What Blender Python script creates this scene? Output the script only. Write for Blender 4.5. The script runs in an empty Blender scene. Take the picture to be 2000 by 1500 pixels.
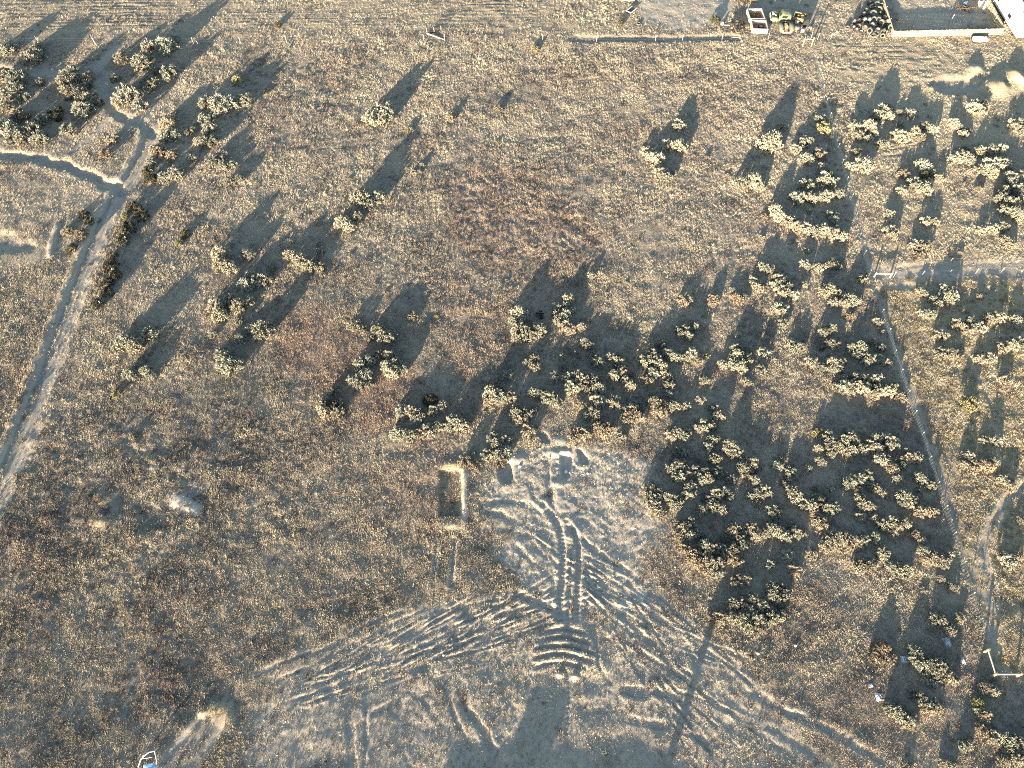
import bpy, bmesh, math, random
import numpy as np
from mathutils import Vector, Matrix

# ------------------------------------------------------------------ camera, sky, sun, exposure
scene = bpy.context.scene
H = 72.0                     # height of the drone above the ground
F = 1520.0                   # focal length in photo pixels (2000 x 1500)
PITCH = math.radians(58.0)   # below the horizon
CP, SP = math.cos(PITCH), math.sin(PITCH)
SUN_EL = math.radians(7.4)
SUN_AZ = math.radians(24.5)  # shadows fall this far right of straight ahead

cam_data = bpy.data.cameras.new('camera')
cam = bpy.data.objects.new('camera', cam_data)
scene.collection.objects.link(cam)
cam.location = (0, 0, H)
cam.rotation_euler = (math.radians(90) - PITCH, 0, 0)
cam_data.sensor_width = 36.0
cam_data.lens = 36.0 * F / 2000.0
cam_data.clip_start = 0.5
cam_data.clip_end = 6000.0
scene.camera = cam

world = bpy.data.worlds.new('World')
scene.world = world
world.use_nodes = True
wn, wl = world.node_tree.nodes, world.node_tree.links
wn.clear()
sky = wn.new('ShaderNodeTexSky')
sky.sky_type = 'NISHITA'
sky.sun_disc = False
sky.sun_elevation = SUN_EL
sky.sun_rotation = math.pi + SUN_AZ
sky.ozone_density = 1.5
sky.dust_density = 0.4
bg = wn.new('ShaderNodeBackground')
bg.inputs['Strength'].default_value = 0.104
wout = wn.new('ShaderNodeOutputWorld')
wl.new(sky.outputs[0], bg.inputs['Color'])
wl.new(bg.outputs[0], wout.inputs['Surface'])

sun_data = bpy.data.lights.new('sun', 'SUN')
sun_data.energy = 5.0
sun_data.angle = math.radians(0.45)
sun_data.color = (1.0, 0.845, 0.645)
sun = bpy.data.objects.new('sun', sun_data)
scene.collection.objects.link(sun)
sdir = Vector((math.sin(SUN_AZ) * math.cos(SUN_EL), math.cos(SUN_AZ) * math.cos(SUN_EL), -math.sin(SUN_EL)))
sun.rotation_euler = sdir.to_track_quat('-Z', 'Y').to_euler()
sun.location = (-40, -90, 60)

scene.view_settings.view_transform = 'Standard'
scene.view_settings.look = 'None'
scene.view_settings.gamma = 1.0
scene.view_settings.use_curve_mapping = False
scene.view_settings.exposure = 2.42
scene.cycles.pixel_filter_type = 'BLACKMAN_HARRIS'
scene.cycles.filter_width = 1.0
scene.cycles.use_denoising = False     # keep the grain of the grass

# ------------------------------------------------------------------ helpers
rng = np.random.default_rng(7)
random.seed(7)
C = scene.collection


def at(px, py, z=0.0):
    """ground position of a photo pixel at height z"""
    v = (py - 750.0) / F
    u = (px - 1000.0) / F
    t = (H - z) / (SP + v * CP)
    return Vector((u * t, (CP - v * SP) * t, z))


def proj(x, y, z=0.0):
    dz = z - H
    d = y * CP - dz * SP
    return 1000 + F * x / d, 750 - F * (y * SP + dz * CP) / d


def ppm(py):
    """photo pixels per metre at image row py"""
    return F / (H / (SP + (py - 750.0) / F * CP))


def tag(o, label=None, cat=None, group=None, kind=None):
    if label: o['label'] = label
    if cat: o['category'] = cat
    if group: o['group'] = group
    if kind: o['kind'] = kind
    return o


def empty(name, loc, rz=0.0):
    o = bpy.data.objects.new(name, None)
    o.empty_display_size = 0.2
    C.objects.link(o)
    o.location = loc
    o.rotation_euler = (0, 0, rz)
    return o


def mesh_np(name, verts, faces, smooth=False):
    me = bpy.data.meshes.new(name)
    me.from_pydata([tuple(v) for v in verts], [], [tuple(f) for f in faces])
    me.update()
    if smooth:
        me.polygons.foreach_set('use_smooth', [True] * len(me.polygons))
    return me


def vnoise(x, y, scale, seed):
    r = np.random.default_rng(seed)
    n = 256
    lat = r.random((n, n))
    u, v = x / scale + 1000.3, y / scale + 1000.7
    iu, iv = np.floor(u).astype(int), np.floor(v).astype(int)
    fu, fv = u - iu, v - iv
    fu, fv = fu * fu * (3 - 2 * fu), fv * fv * (3 - 2 * fv)
    a, b = lat[iu % n, iv % n], lat[(iu + 1) % n, iv % n]
    c, d = lat[iu % n, (iv + 1) % n], lat[(iu + 1) % n, (iv + 1) % n]
    return (a * (1 - fu) + b * fu) * (1 - fv) + (c * (1 - fu) + d * fu) * fv


class MB:
    """collects simple shapes and links them as one mesh"""
    def __init__(s):
        s.v, s.f = [], []

    def add(s, v, f):
        o = len(s.v)
        s.v += [tuple(p) for p in v]
        s.f += [tuple(i + o for i in q) for q in f]
        return s

    def box(s, c, size, M=None, taper=1.0):
        x, y, z = size[0] / 2, size[1] / 2, size[2] / 2
        P = []
        for k in (-1, 1):
            q = taper if k > 0 else 1.0
            P += [(-x * q, -y * q, k * z), (x * q, -y * q, k * z), (x * q, y * q, k * z), (-x * q, y * q, k * z)]
        P = [Vector(p) for p in P]
        if M is not None: P = [M @ p for p in P]
        P = [p + Vector(c) for p in P]
        return s.add(P, [(3, 2, 1, 0), (4, 5, 6, 7), (0, 1, 5, 4), (1, 2, 6, 5), (2, 3, 7, 6), (3, 0, 4, 7)])

    def tube(s, a, b, r0, r1=None, n=6, cap=True):
        a, b = Vector(a), Vector(b)
        r1 = r0 if r1 is None else r1
        d = (b - a).normalized()
        x = d.orthogonal().normalized()
        y = d.cross(x)
        P = []
        for p, r in ((a, r0), (b, r1)):
            for k in range(n):
                t = 2 * math.pi * k / n
                P.append(p + x * (r * math.cos(t)) + y * (r * math.sin(t)))
        Fc = [(k, (k + 1) % n, n + (k + 1) % n, n + k) for k in range(n)]
        if cap: Fc += [tuple(range(n - 1, -1, -1)), tuple(range(n, 2 * n))]
        return s.add(P, Fc)

    def lathe(s, prof, n=18, M=None, c=(0, 0, 0), closed=False):
        P, m = [], len(prof)
        for k in range(n):
            t = 2 * math.pi * k / n
            for r, z in prof:
                p = Vector((r * math.cos(t), r * math.sin(t), z))
                if M is not None: p = M @ p
                P.append(p + Vector(c))
        Fc = []
        for k in range(n):
            k2 = (k + 1) % n
            for j in range(m if closed else m - 1):
                j2 = (j + 1) % m
                Fc.append((k * m + j, k2 * m + j, k2 * m + j2, k * m + j2))
        return s.add(P, Fc)

    def mesh(s, name, smooth=False):
        return mesh_np(name, s.v, s.f, smooth)

    def build(s, name, mat, parent=None, smooth=False, loc=None, bevel=0.0):
        me = s.mesh(name, smooth)
        me.materials.append(mat)
        o = bpy.data.objects.new(name, me)
        C.objects.link(o)
        if parent is not None: o.parent = parent
        if loc is not None: o.location = loc
        if bevel:
            m = o.modifiers.new('bevel', 'BEVEL')
            m.width = bevel
            m.segments = 2
        return o


# ------------------------------------------------------------------ materials
def new_mat(name):
    m = bpy.data.materials.new(name)
    m.use_nodes = True
    nt = m.node_tree
    b = nt.nodes['Principled BSDF']
    return m, nt, b


def simple(name, col, rough=0.8, metal=0.0, var=0.25, scale=6.0, spec=0.3, dirt=None, stretch=None):
    """a paint / wood / metal with worn, uneven colour"""
    m, nt, b = new_mat(name)
    b.inputs['Roughness'].default_value = rough
    b.inputs['Metallic'].default_value = metal
    b.inputs['Specular IOR Level'].default_value = spec
    tc = nt.nodes.new('ShaderNodeTexCoord')
    n1 = nt.nodes.new('ShaderNodeTexNoise')
    n1.inputs['Scale'].default_value = scale
    n1.inputs['Detail'].default_value = 6
    if stretch:
        mp = nt.nodes.new('ShaderNodeMapping'); mp.inputs['Scale'].default_value = stretch
        nt.links.new(tc.outputs['Object'], mp.inputs['Vector']); nt.links.new(mp.outputs[0], n1.inputs['Vector'])
    else:
        nt.links.new(tc.outputs['Object'], n1.inputs['Vector'])
    cr = nt.nodes.new('ShaderNodeValToRGB')
    d = dirt if dirt else tuple(c * (1 - var) for c in col)
    cr.color_ramp.elements[0].color = (*d, 1)
    cr.color_ramp.elements[0].position = 0.34
    cr.color_ramp.elements[1].color = (*[min(1, c * (1 + var * 0.5)) for c in col], 1)
    cr.color_ramp.elements[1].position = 0.62
    nt.links.new(n1.outputs[0], cr.inputs[0])
    nt.links.new(cr.outputs[0], b.inputs['Base Color'])
    return m


def foliage_mat(name, dark, light, rand=0.25, instancer=False):
    m, nt, b = new_mat(name)
    b.inputs['Roughness'].default_value = 0.75
    b.inputs['Specular IOR Level'].default_value = 0.15
    geo = nt.nodes.new('ShaderNodeNewGeometry')
    n1 = nt.nodes.new('ShaderNodeTexNoise')
    n1.inputs['Scale'].default_value = 3.1
    n1.inputs['Detail'].default_value = 3
    nt.links.new(geo.outputs['Position'], n1.inputs['Vector'])
    oi = nt.nodes.new('ShaderNodeObjectInfo')
    mx = nt.nodes.new('ShaderNodeMath'); mx.operation = 'MULTIPLY_ADD'
    mx.inputs[1].default_value = rand
    sb = nt.nodes.new('ShaderNodeMath'); sb.operation = 'SUBTRACT'
    nt.links.new(oi.outputs['Random'], sb.inputs[0]); sb.inputs[1].default_value = 0.5
    nt.links.new(sb.outputs[0], mx.inputs[0]); nt.links.new(n1.outputs[0], mx.inputs[2])
    cr = nt.nodes.new('ShaderNodeValToRGB')
    cr.color_ramp.elements[0].color = (*dark, 1); cr.color_ramp.elements[0].position = 0.3
    cr.color_ramp.elements[1].color = (*light, 1); cr.color_ramp.elements[1].position = 0.72
    nt.links.new(mx.outputs[0], cr.inputs[0])
    hs = nt.nodes.new('ShaderNodeMix'); hs.data_type = 'RGBA'; hs.blend_type = 'MULTIPLY'
    vr = nt.nodes.new('ShaderNodeValToRGB')
    for k, (p, c) in enumerate([(0.0, (1.06, 0.98, 0.93)), (1.0, (0.93, 0.98, 0.95)), (0.5, (1.0, 1.0, 0.98))]):
        el = vr.color_ramp.elements[k] if k < 2 else vr.color_ramp.elements.new(p)
        el.position = p; el.color = (*c, 1)
    ml = nt.nodes.new('ShaderNodeMath'); ml.operation = 'MULTIPLY'; ml.inputs[1].default_value = 7.31
    fr = nt.nodes.new('ShaderNodeMath'); fr.operation = 'FRACT'
    nt.links.new(oi.outputs['Random'], ml.inputs[0]); nt.links.new(ml.outputs[0], fr.inputs[0]); nt.links.new(fr.outputs[0], vr.inputs[0])
    hs.inputs[0].default_value = 1.0
    nt.links.new(cr.outputs[0], hs.inputs[6]); nt.links.new(vr.outputs[0], hs.inputs[7])
    nt.links.new(hs.outputs[2], b.inputs['Base Color'])
    return m


def blade_mat(name, ramp, red=(0.32, 0.215, 0.155)):
    """dry stalks; colour comes from the 'tone' and 'redness' stored on each tuft"""
    m, nt, b = new_mat(name)
    b.inputs['Roughness'].default_value = 0.7
    b.inputs['Specular IOR Level'].default_value = 0.2
    a = nt.nodes.new('ShaderNodeAttribute'); a.attribute_type = 'INSTANCER'; a.attribute_name = 'tone'
    r = nt.nodes.new('ShaderNodeAttribute'); r.attribute_type = 'INSTANCER'; r.attribute_name = 'redness'
    cr = nt.nodes.new('ShaderNodeValToRGB')
    e = cr.color_ramp.elements
    for k, (p, c) in enumerate(ramp):
        if k < 2: el = e[k]; el.position = p
        else: el = e.new(p)
        el.color = (*c, 1)
    nt.links.new(a.outputs['Fac'], cr.inputs[0])
    mix = nt.nodes.new('ShaderNodeMix'); mix.data_type = 'RGBA'
    mix.inputs[7].default_value = (*red, 1)
    nt.links.new(cr.outputs[0], mix.inputs[6])
    nt.links.new(r.outputs['Fac'], mix.inputs[0])
    nt.links.new(mix.outputs[2], b.inputs['Base Color'])
    return m


M = {}
M['leaf'] = foliage_mat('sage_leaf', (0.19, 0.188, 0.15), (0.39, 0.38, 0.31), 0.35)
M['leaf_pale'] = foliage_mat('sage_leaf_pale', (0.255, 0.245, 0.19), (0.44, 0.42, 0.335), 0.3)
M['leaf_dry'] = foliage_mat('dry_leaf', (0.24, 0.20, 0.15), (0.42, 0.365, 0.275), 0.3)
M['leaf_yellow'] = foliage_mat('rabbitbrush_leaf', (0.22, 0.205, 0.11), (0.42, 0.385, 0.21), 0.3)
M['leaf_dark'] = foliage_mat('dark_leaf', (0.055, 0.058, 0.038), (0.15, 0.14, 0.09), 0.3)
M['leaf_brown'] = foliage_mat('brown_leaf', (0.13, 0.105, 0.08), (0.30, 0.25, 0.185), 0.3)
M['twig'] = simple('twig_bark', (0.10, 0.08, 0.06), 0.9)
M['blade'] = blade_mat('dry_grass_blade', [(0.0, (0.13, 0.115, 0.10)), (1.0, (0.58, 0.52, 0.37)), (0.4, (0.305, 0.258, 0.192)), (0.75, (0.44, 0.375, 0.268))])
M['forb'] = blade_mat('dry_forb_twig', [(0.0, (0.05, 0.04, 0.034)), (1.0, (0.27, 0.21, 0.15)), (0.5, (0.12, 0.093, 0.073))])
M['gold_mat'] = foliage_mat('golden_mat_leaf', (0.20, 0.15, 0.08), (0.50, 0.40, 0.225), 0.6)
M['wood'] = simple('weathered_wood', (0.42, 0.35, 0.24), 0.85, var=0.35, scale=14)
M['wood_new'] = simple('yellow_timber', (0.38, 0.275, 0.14), 0.8, var=0.25, scale=9)
M['wood_grey'] = simple('silvered_timber', (0.37, 0.34, 0.28), 0.85, var=0.25, scale=9)
M['picket'] = simple('picket_wood', (0.27, 0.24, 0.18), 0.85, var=0.4, scale=1.3, stretch=(7, 7, 0.3))
M['steel'] = simple('galvanised_steel', (0.45, 0.46, 0.46), 0.45, metal=0.6, var=0.2)
M['post_green'] = simple('post_green_paint', (0.07, 0.10, 0.06), 0.6)
M['white_paint'] = simple('white_paint', (0.66, 0.65, 0.61), 0.5, var=0.12, scale=2)
M['cream_paint'] = simple('chalky_cream_paint', (0.50, 0.43, 0.33), 0.7, var=0.2, scale=4)
M['red_floor'] = simple('faded_red_floor', (0.30, 0.105, 0.07), 0.8, var=0.4, scale=5)
M['rubber'] = simple('old_rubber', (0.035, 0.035, 0.033), 0.75, var=0.3)
M['rubber_grey'] = simple('dusty_rubber', (0.12, 0.12, 0.095), 0.85, var=0.35)
M['rim'] = simple('wheel_rim', (0.42, 0.41, 0.37), 0.5, var=0.25, scale=8)
M['rim_rust'] = simple('rusty_rim', (0.25, 0.15, 0.09), 0.8, var=0.4, scale=8)
M['teal'] = simple('pale_blue_paint', (0.19, 0.42, 0.46), 0.45, var=0.2, scale=3)
M['green'] = simple('faded_green_paint', (0.145, 0.20, 0.12), 0.6, var=0.4, scale=3, dirt=(0.11, 0.10, 0.06))
M['green_grey'] = simple('dull_green_paint', (0.115, 0.13, 0.095), 0.7, var=0.3, scale=4, dirt=(0.12, 0.10, 0.07))
M['rust'] = simple('rusty_steel', (0.20, 0.10, 0.055), 0.85, var=0.5, scale=7)
M['tan'] = simple('tan_scrap', (0.27, 0.185, 0.09), 0.8, var=0.4, scale=5)
M['dark'] = simple('dark_metal', (0.03, 0.03, 0.032), 0.6)
M['glass'] = simple('dark_window_glass', (0.02, 0.025, 0.03), 0.12, spec=0.6, var=0.1)
M['plastic'] = simple('white_plastic', (0.46, 0.47, 0.47), 0.45, var=0.15, scale=3)
M['blue_plastic'] = simple('blue_plastic', (0.24, 0.40, 0.55), 0.5, var=0.2)
M['rock'] = simple('pale_rock', (0.42, 0.37, 0.30), 0.9, var=0.35, scale=4)
M['siding'] = simple('grey_siding', (0.45, 0.43, 0.40), 0.7, var=0.15)
M['shingle'] = simple('dark_shingle', (0.09, 0.085, 0.08), 0.9, var=0.3, scale=12)

# ------------------------------------------------------------------ the ground
S = H / 60.0
XL, XR, YB, YT = -86.0, 86.0, 2.0, 128.0
FX0, FX1, FY0, FY1 = -15.0, 21.0, 7.5, 40.0
FINE, COARSE = 0.115, 0.27


def axis(lo, f0, f1, hi):
    a = np.linspace(lo, f0, int((f0 - lo) / COARSE) + 2)[:-1]
    b = np.linspace(f0, f1, int((f1 - f0) / FINE) + 1)[:-1]
    c = np.linspace(f1, hi, int((hi - f1) / COARSE) + 2)
    return np.concatenate([a, b, c])


gx, gy = axis(XL, FX0, FX1, XR), axis(YB, FY0, FY1, YT)
NX, NY = len(gx), len(gy)
GX, GY = np.meshgrid(gx, gy)           # [row y, col x]
PXg, PYg = 1000 + F * GX / (GY * CP + H * SP), 750 - F * (GY * SP - H * CP) / (GY * CP + H * SP)

Z = np.zeros_like(GX)
DIRT = np.zeros_like(GX)    # bare pale soil
GOLD = np.zeros_like(GX)    # yellow sandy soil / mats
THIN = np.zeros_like(GX)    # how far the grass is gone
RED = np.zeros_like(GX)
DARKF = np.zeros_like(GX)   # share of dark forbs

# soft undulation and small roughness
Z += 0.16 * (vnoise(GX, GY, 14, 1) - 0.5) + 0.10 * (vnoise(GX, GY, 4.2, 2) - 0.5)
Z += 0.15 * (vnoise(GX, GY, 1.25, 3) - 0.5) + 0.05 * (vnoise(GX, GY, 0.55, 4) - 0.5)
NZ1, NZ2, NZ3 = vnoise(GX, GY, 0.9, 11), vnoise(GX, GY, 2.7, 12), vnoise(GX, GY, 7.0, 13)


def crop(pts, margin):
    xs, ys = [p[0] for p in pts], [p[1] for p in pts]
    i0, i1 = np.searchsorted(gy, min(ys) - margin), np.searchsorted(gy, max(ys) + margin)
    j0, j1 = np.searchsorted(gx, min(xs) - margin), np.searchsorted(gx, max(xs) + margin)
    return slice(max(i0, 0), min(i1 + 1, NY)), slice(max(j0, 0), min(j1 + 1, NX))


def line_dist(pts, sl):
    """distance, signed side and run length to a polyline"""
    X, Y = GX[sl], GY[sl]
    best = np.full(X.shape, 1e9); side = np.zeros_like(X); run = np.zeros_like(X)
    acc = 0.0
    for (ax, ay), (bx, by) in zip(pts[:-1], pts[1:]):
        dx, dy = bx - ax, by - ay
        L = math.hypot(dx, dy)
        if L < 1e-6: continue
        t = np.clip(((X - ax) * dx + (Y - ay) * dy) / (L * L), 0, 1)
        ex, ey = X - ax - t * dx, Y - ay - t * dy
        d = np.hypot(ex, ey)
        m = d < best
        best[m] = d[m]
        side[m] = (ex * dy - ey * dx)[m] / L
        run[m] = acc + (t * L)[m]
        acc += L
    return best, side, run, acc


def smooth(pts, n=3):
    P = [np.array(p, float) for p in pts]
    for _ in range(n):
        Q = [P[0]]
        for a, b in zip(P[:-1], P[1:]):
            Q += [a * .75 + b * .25, a * .25 + b * .75]
        Q.append(P[-1])
        P = Q
    return [tuple(p) for p in P]


def sstep(x):
    x = np.clip(x, 0, 1)
    return x * x * (3 - 2 * x)


def gpts(pix):
    return [tuple(at(*p)[:2]) for p in pix]


def groove(pix, hw, depth, dirt=0.0, thin=0.0, berm=0.0, bermw=None, wander=0.25, cleat=0.0, soft=0.5, flat=False):
    """a rut, track or road sunk along a line of photo pixels; hw = half width in m"""
    pts = smooth(gpts(pix)) if len(pix) > 2 else gpts(pix)
    bw = bermw or hw * 0.6
    sl = crop(pts, hw * 2 + bw * 3 + 0.5)
    if sl[0].stop <= sl[0].start or sl[1].stop <= sl[1].start: return
    d, side, run, L = line_dist(pts, sl)
    d = np.maximum(0, d + wander * hw * (NZ1[sl] - 0.5) * 1.6)
    prof = sstep((hw - d) / (hw * soft) )
    fade = sstep(run / 1.2) * sstep((L - run) / 1.2)
    if not flat: prof = prof * (0.25 + 0.75 * fade)
    Z[sl] = Z[sl] * (1 - 0.6 * prof) - depth * prof
    if cleat:
        Z[sl] += cleat * np.sin(run * 2 * math.pi / 0.42) * prof
    if berm:
        Z[sl] += berm * np.exp(-((d - hw - bw * 0.6) / bw) ** 2) * (0.5 + NZ1[sl])
        DIRT[sl] = np.maximum(DIRT[sl], 0.75 * dirt * np.exp(-((d - hw - bw * 0.6) / bw) ** 2))
    if dirt: DIRT[sl] = np.maximum(DIRT[sl], dirt * prof)
    if thin: THIN[sl] = np.maximum(THIN[sl], thin * sstep((hw * 1.35 - d) / (hw * 0.6)))


def poly_sd(pts, sl):
    X, Y = GX[sl], GY[sl]
    d, _, _, _ = line_dist(pts + [pts[0]], sl)
    inside = np.zeros(X.shape, bool)
    n = len(pts)
    for k in range(n):
        (ax, ay), (bx, by) = pts[k], pts[(k + 1) % n]
        if ay == by: continue
        c = ((ay > Y) != (by > Y)) & (X < (bx - ax) * (Y - ay) / (by - ay) + ax)
        inside ^= c
    return np.where(inside, d, -d)


def area(pix, edge=0.8, dirt=None, thin=None, gold=None, red=None, forb=None, depth=0.0, rough=0.0, noise=0.8, smoothing=True):
    pts = gpts(pix)
    if smoothing: pts = smooth(pts + [pts[0]], 2)[:-1]
    sl = crop(pts, edge * 2 + 1)
    sd = poly_sd(pts, sl) + noise * edge * 2 * (0.5 * NZ1[sl] + 0.5 * NZ2[sl] - 0.5)
    m = sstep(sd / edge + 0.5)
    for A, val in ((DIRT, dirt), (THIN, thin), (GOLD, gold), (RED, red), (DARKF, forb)):
        if val is not None: A[sl] = np.maximum(A[sl], val * m)
    if depth: Z[sl] = Z[sl] * (1 - 0.5 * m) - depth * m
    if rough: Z[sl] += rough * m * (vnoise(GX[sl], GY[sl], 0.5, 77) + vnoise(GX[sl], GY[sl], 0.26, 78) - 1.0)
    return sl, m


def mound(px, py, rx, ry, h, dirt=0.0, gold=0.0, thin=0.0, rot=0.0, flatten=1.0):
    c = at(px, py)
    sl = crop([(c.x - rx * 2.5, c.y - ry * 2.5), (c.x + rx * 2.5, c.y + ry * 2.5)], 0.5)
    X, Y = GX[sl] - c.x, GY[sl] - c.y
    cr, sr = math.cos(rot), math.sin(rot)
    u, v = (X * cr + Y * sr) / rx, (-X * sr + Y * cr) / ry
    r = np.hypot(u, v) * (0.8 + 0.4 * NZ1[sl])
    m = np.minimum(np.exp(-(r ** 2) * 1.3) * flatten, 1.0)
    Z[sl] += h * m * (0.8 + 0.4 * NZ1[sl]) + 0.11 * np.minimum(h, 0.6) * m * (vnoise(X, Y, 0.6, 91) + vnoise(X, Y, 0.33, 92) - 1)
    for A, val in ((DIRT, dirt), (GOLD, gold), (THIN, thin)):
        if val: A[sl] = np.maximum(A[sl], val * sstep(m * 2.4 - 0.4))


# --- broad zones
area([(-80, -60), (2080, -60), (2080, 48), (1640, 70), (1240, 62), (300, 66), (-80, 90)], 2.0, gold=0.35, thin=0.55, dirt=0.12)
area([(1600, 80), (1760, 80), (2060, 70), (2060, 260), (1900, 300), (1700, 240)], 3, gold=0.75, dirt=0.22, thin=0.45, rough=0.03)
area([(1715, 560), (1830, 545), (2080, 545), (2080, 1330), (1960, 1330), (1930, 1200), (1850, 930), (1770, 700)], 1.5, gold=0.75, thin=0.35, rough=0.05)
area([(1610, 200), (1760, 260), (2080, 240), (2080, 520), (1740, 530), (1690, 470)], 2, gold=0.35, thin=0.25)
area([(0, 330), (180, 370), (150, 470), (60, 520), (-60, 520), (-60, 330)], 2, gold=0.3, thin=0.3, dirt=0.15)
area([(880, 330), (1000, 300), (1130, 380), (1180, 480), (1080, 540), (930, 520), (870, 430)], 4, forb=0.85, red=0.4, rough=0.13)
area([(480, 110), (640, 100), (720, 200), (640, 260), (520, 250), (440, 180)], 4, forb=0.6, rough=0.10)
area([(-60, 780), (330, 740), (650, 830), (640, 1010), (430, 1150), (-60, 1180)], 4, forb=0.75, rough=0.10)
area([(560, 600), (700, 640), (820, 740), (780, 850), (680, 800), (560, 720)], 3, red=0.75)
area([(880, 540), (1000, 600), (960, 700), (900, 760), (850, 700)], 3, red=0.3)
area([(-60, 1180), (480, 1150), (820, 1130), (520, 1320), (380, 1500), (-60, 1560)], 4, forb=0.45, rough=0.07)
area([(820, 100), (1200, 110), (1100, 200), (850, 180)], 5, forb=0.3)
area([(820, 860), (900, 880), (880, 1050), (760, 1000)], 3, red=0.3)

# --- the bulldozed clearing and its fan of tracks
area([(940, 970), (985, 915), (1050, 850), (1130, 880), (1250, 890), (1275, 960), (1285, 1050), (1240, 1110), (1300, 1190), (1240, 1230),
      (1150, 1215), (1060, 1215), (1000, 1150), (985, 1060)], 2.6, dirt=0.72, thin=0.70, rough=0.07)
area([(860, 1180), (1000, 1120), (1150, 1190), (1310, 1180), (1420, 1330), (1600, 1460), (1720, 1520), (900, 1520), (620, 1520), (420, 1500), (540, 1320),
      (700, 1240)], 2.2, dirt=0.52, thin=0.45, rough=0.05)
area([(1085, 880), (1125, 880), (1130, 925), (1085, 930)], 0.5, dirt=1, thin=1, rough=0.1)
for pix, hw, dp in [
    ([(940, 985), (1000, 978), (1037, 990), (1075, 1012), (1120, 1040), (1175, 1088), (1240, 1128)], 0.45, 0.17),
    ([(950, 1000), (1000, 1014), (1062, 1042), (1110, 1078), (1160, 1120)], 0.45, 0.16),
    ([(1125, 1045), (1180, 1092), (1245, 1128), (1300, 1170), (1355, 1225)], 0.42, 0.15),
    ([(1140, 1125), (1225, 1162), (1275, 1197), (1330, 1240), (1365, 1310)], 0.40, 0.19),
    ([(1275, 1160), (1320, 1197), (1362, 1235)], 0.35, 0.20),
    ([(1150, 1110), (1200, 1150), (1240, 1200)], 0.32, 0.10),
    ([(1060, 1080), (1110, 1110), (1180, 1170), (1240, 1240)], 0.35, 0.10),
    ([(1000, 1060), (1040, 1100), (1095, 1140), (1150, 1200)], 0.4, 0.12),
    ([(1035, 935), (1040, 970), (1060, 985)], 0.35, 0.14),
    ([(1070, 890), (1072, 940), (1074, 990)], 0.42, 0.2),
    ([(1100, 890), (1103, 930), (1098, 960)], 0.5, 0.2),
    ([(1075, 960), (1078, 1000), (1092, 1022), (1112, 1040)], 0.62, 0.24),
    ([(1150, 1000), (1190, 1040), (1240, 1060)], 0.3, 0.08),
    ([(1425, 1297), (1470, 1340), (1500, 1372), (1562, 1402), (1625, 1428), (1675, 1459), (1740, 1500)], 0.42, 0.24),
    ([(1424, 1340), (1460, 1380), (1500, 1400)], 0.35, 0.15),
    ([(1420, 1345), (1470, 1352), (1510, 1375)], 0.35, 0.15),
    ([(1425, 1365), (1480, 1410), (1540, 1440), (1600, 1480), (1640, 1510)], 0.35, 0.15),
    ([(1440, 1400), (1500, 1445), (1560, 1490)], 0.4, 0.16),
    ([(1330, 1430), (1380, 1450), (1400, 1490)], 0.35, 0.16),
    ([(1240, 1300), (1275, 1350), (1300, 1370)], 0.3, 0.12),
    ([(1210, 1265), (1255, 1310), (1300, 1340), (1370, 1420)], 0.3, 0.12),
    ([(1165, 1215), (1162, 1260), (1165, 1300), (1200, 1340)], 0.3, 0.16),
    ([(1200, 1350), (1270, 1355), (1330, 1360)], 0.55, 0.18),
    ([(1215, 1400), (1260, 1415), (1310, 1420)], 0.45, 0.14),
    ([(500, 1318), (570, 1287), (635, 1272), (685, 1239), (737, 1211), (790, 1194)], 0.3, 0.17),
    ([(540, 1330), (610, 1300), (690, 1262), (760, 1222), (830, 1190)], 0.28, 0.12),
    ([(580, 1340), (650, 1300), (740, 1265), (830, 1225), (900, 1185)], 0.28, 0.1),
    ([(640, 1330), (720, 1300), (800, 1255), (900, 1205), (990, 1175)], 0.28, 0.1),
    ([(700, 1320), (790, 1280), (880, 1235), (1000, 1195)], 0.28, 0.1),
    ([(810, 1290), (900, 1255), (1010, 1215)], 0.28, 0.1),
    ([(830, 1200), (920, 1180), (1010, 1165)], 0.25, 0.08),
    ([(897, 1335), (905, 1375), (930, 1412), (958, 1455), (985, 1510)], 0.55, 0.24),
    ([(875, 1360), (890, 1410), (925, 1465)], 0.3, 0.13),
    ([(800, 1345), (765, 1375), (720, 1400)], 0.35, 0.16),
    ([(800, 1352), (830, 1372), (850, 1400)], 0.35, 0.16),
    ([(715, 1370), (715, 1430), (712, 1500)], 0.3, 0.13),
    ([(680, 1400), (688, 1450), (690, 1510)], 0.4, 0.13),
    ([(640, 1440), (625, 1480), (615, 1520)], 0.3, 0.1),
    ([(600, 1430), (580, 1470), (560, 1520)], 0.3, 0.1),
    ([(560, 1430), (530, 1470), (510, 1520)], 0.3, 0.1),
]:
    groove(pix, hw * S * 0.75, dp * 0.38, dirt=0.55, thin=0.55, berm=dp * 0.14, bermw=hw * 0.55, wander=0.7)
# curved ridges where a blade stopped
for pix in [[(1056, 1238), (1100, 1229), (1140, 1238)], [(1052, 1252), (1100, 1244), (1148, 1257)], [(1048, 1268), (1100, 1259), (1154, 1277)],
            [(1048, 1285), (1100, 1276), (1154, 1293)], [(1044, 1303), (1095, 1293), (1140, 1306)]]:
    groove(pix, 0.27, 0.11, dirt=0.7, thin=0.8, berm=0.09, bermw=0.2, wander=0.35)
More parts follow.
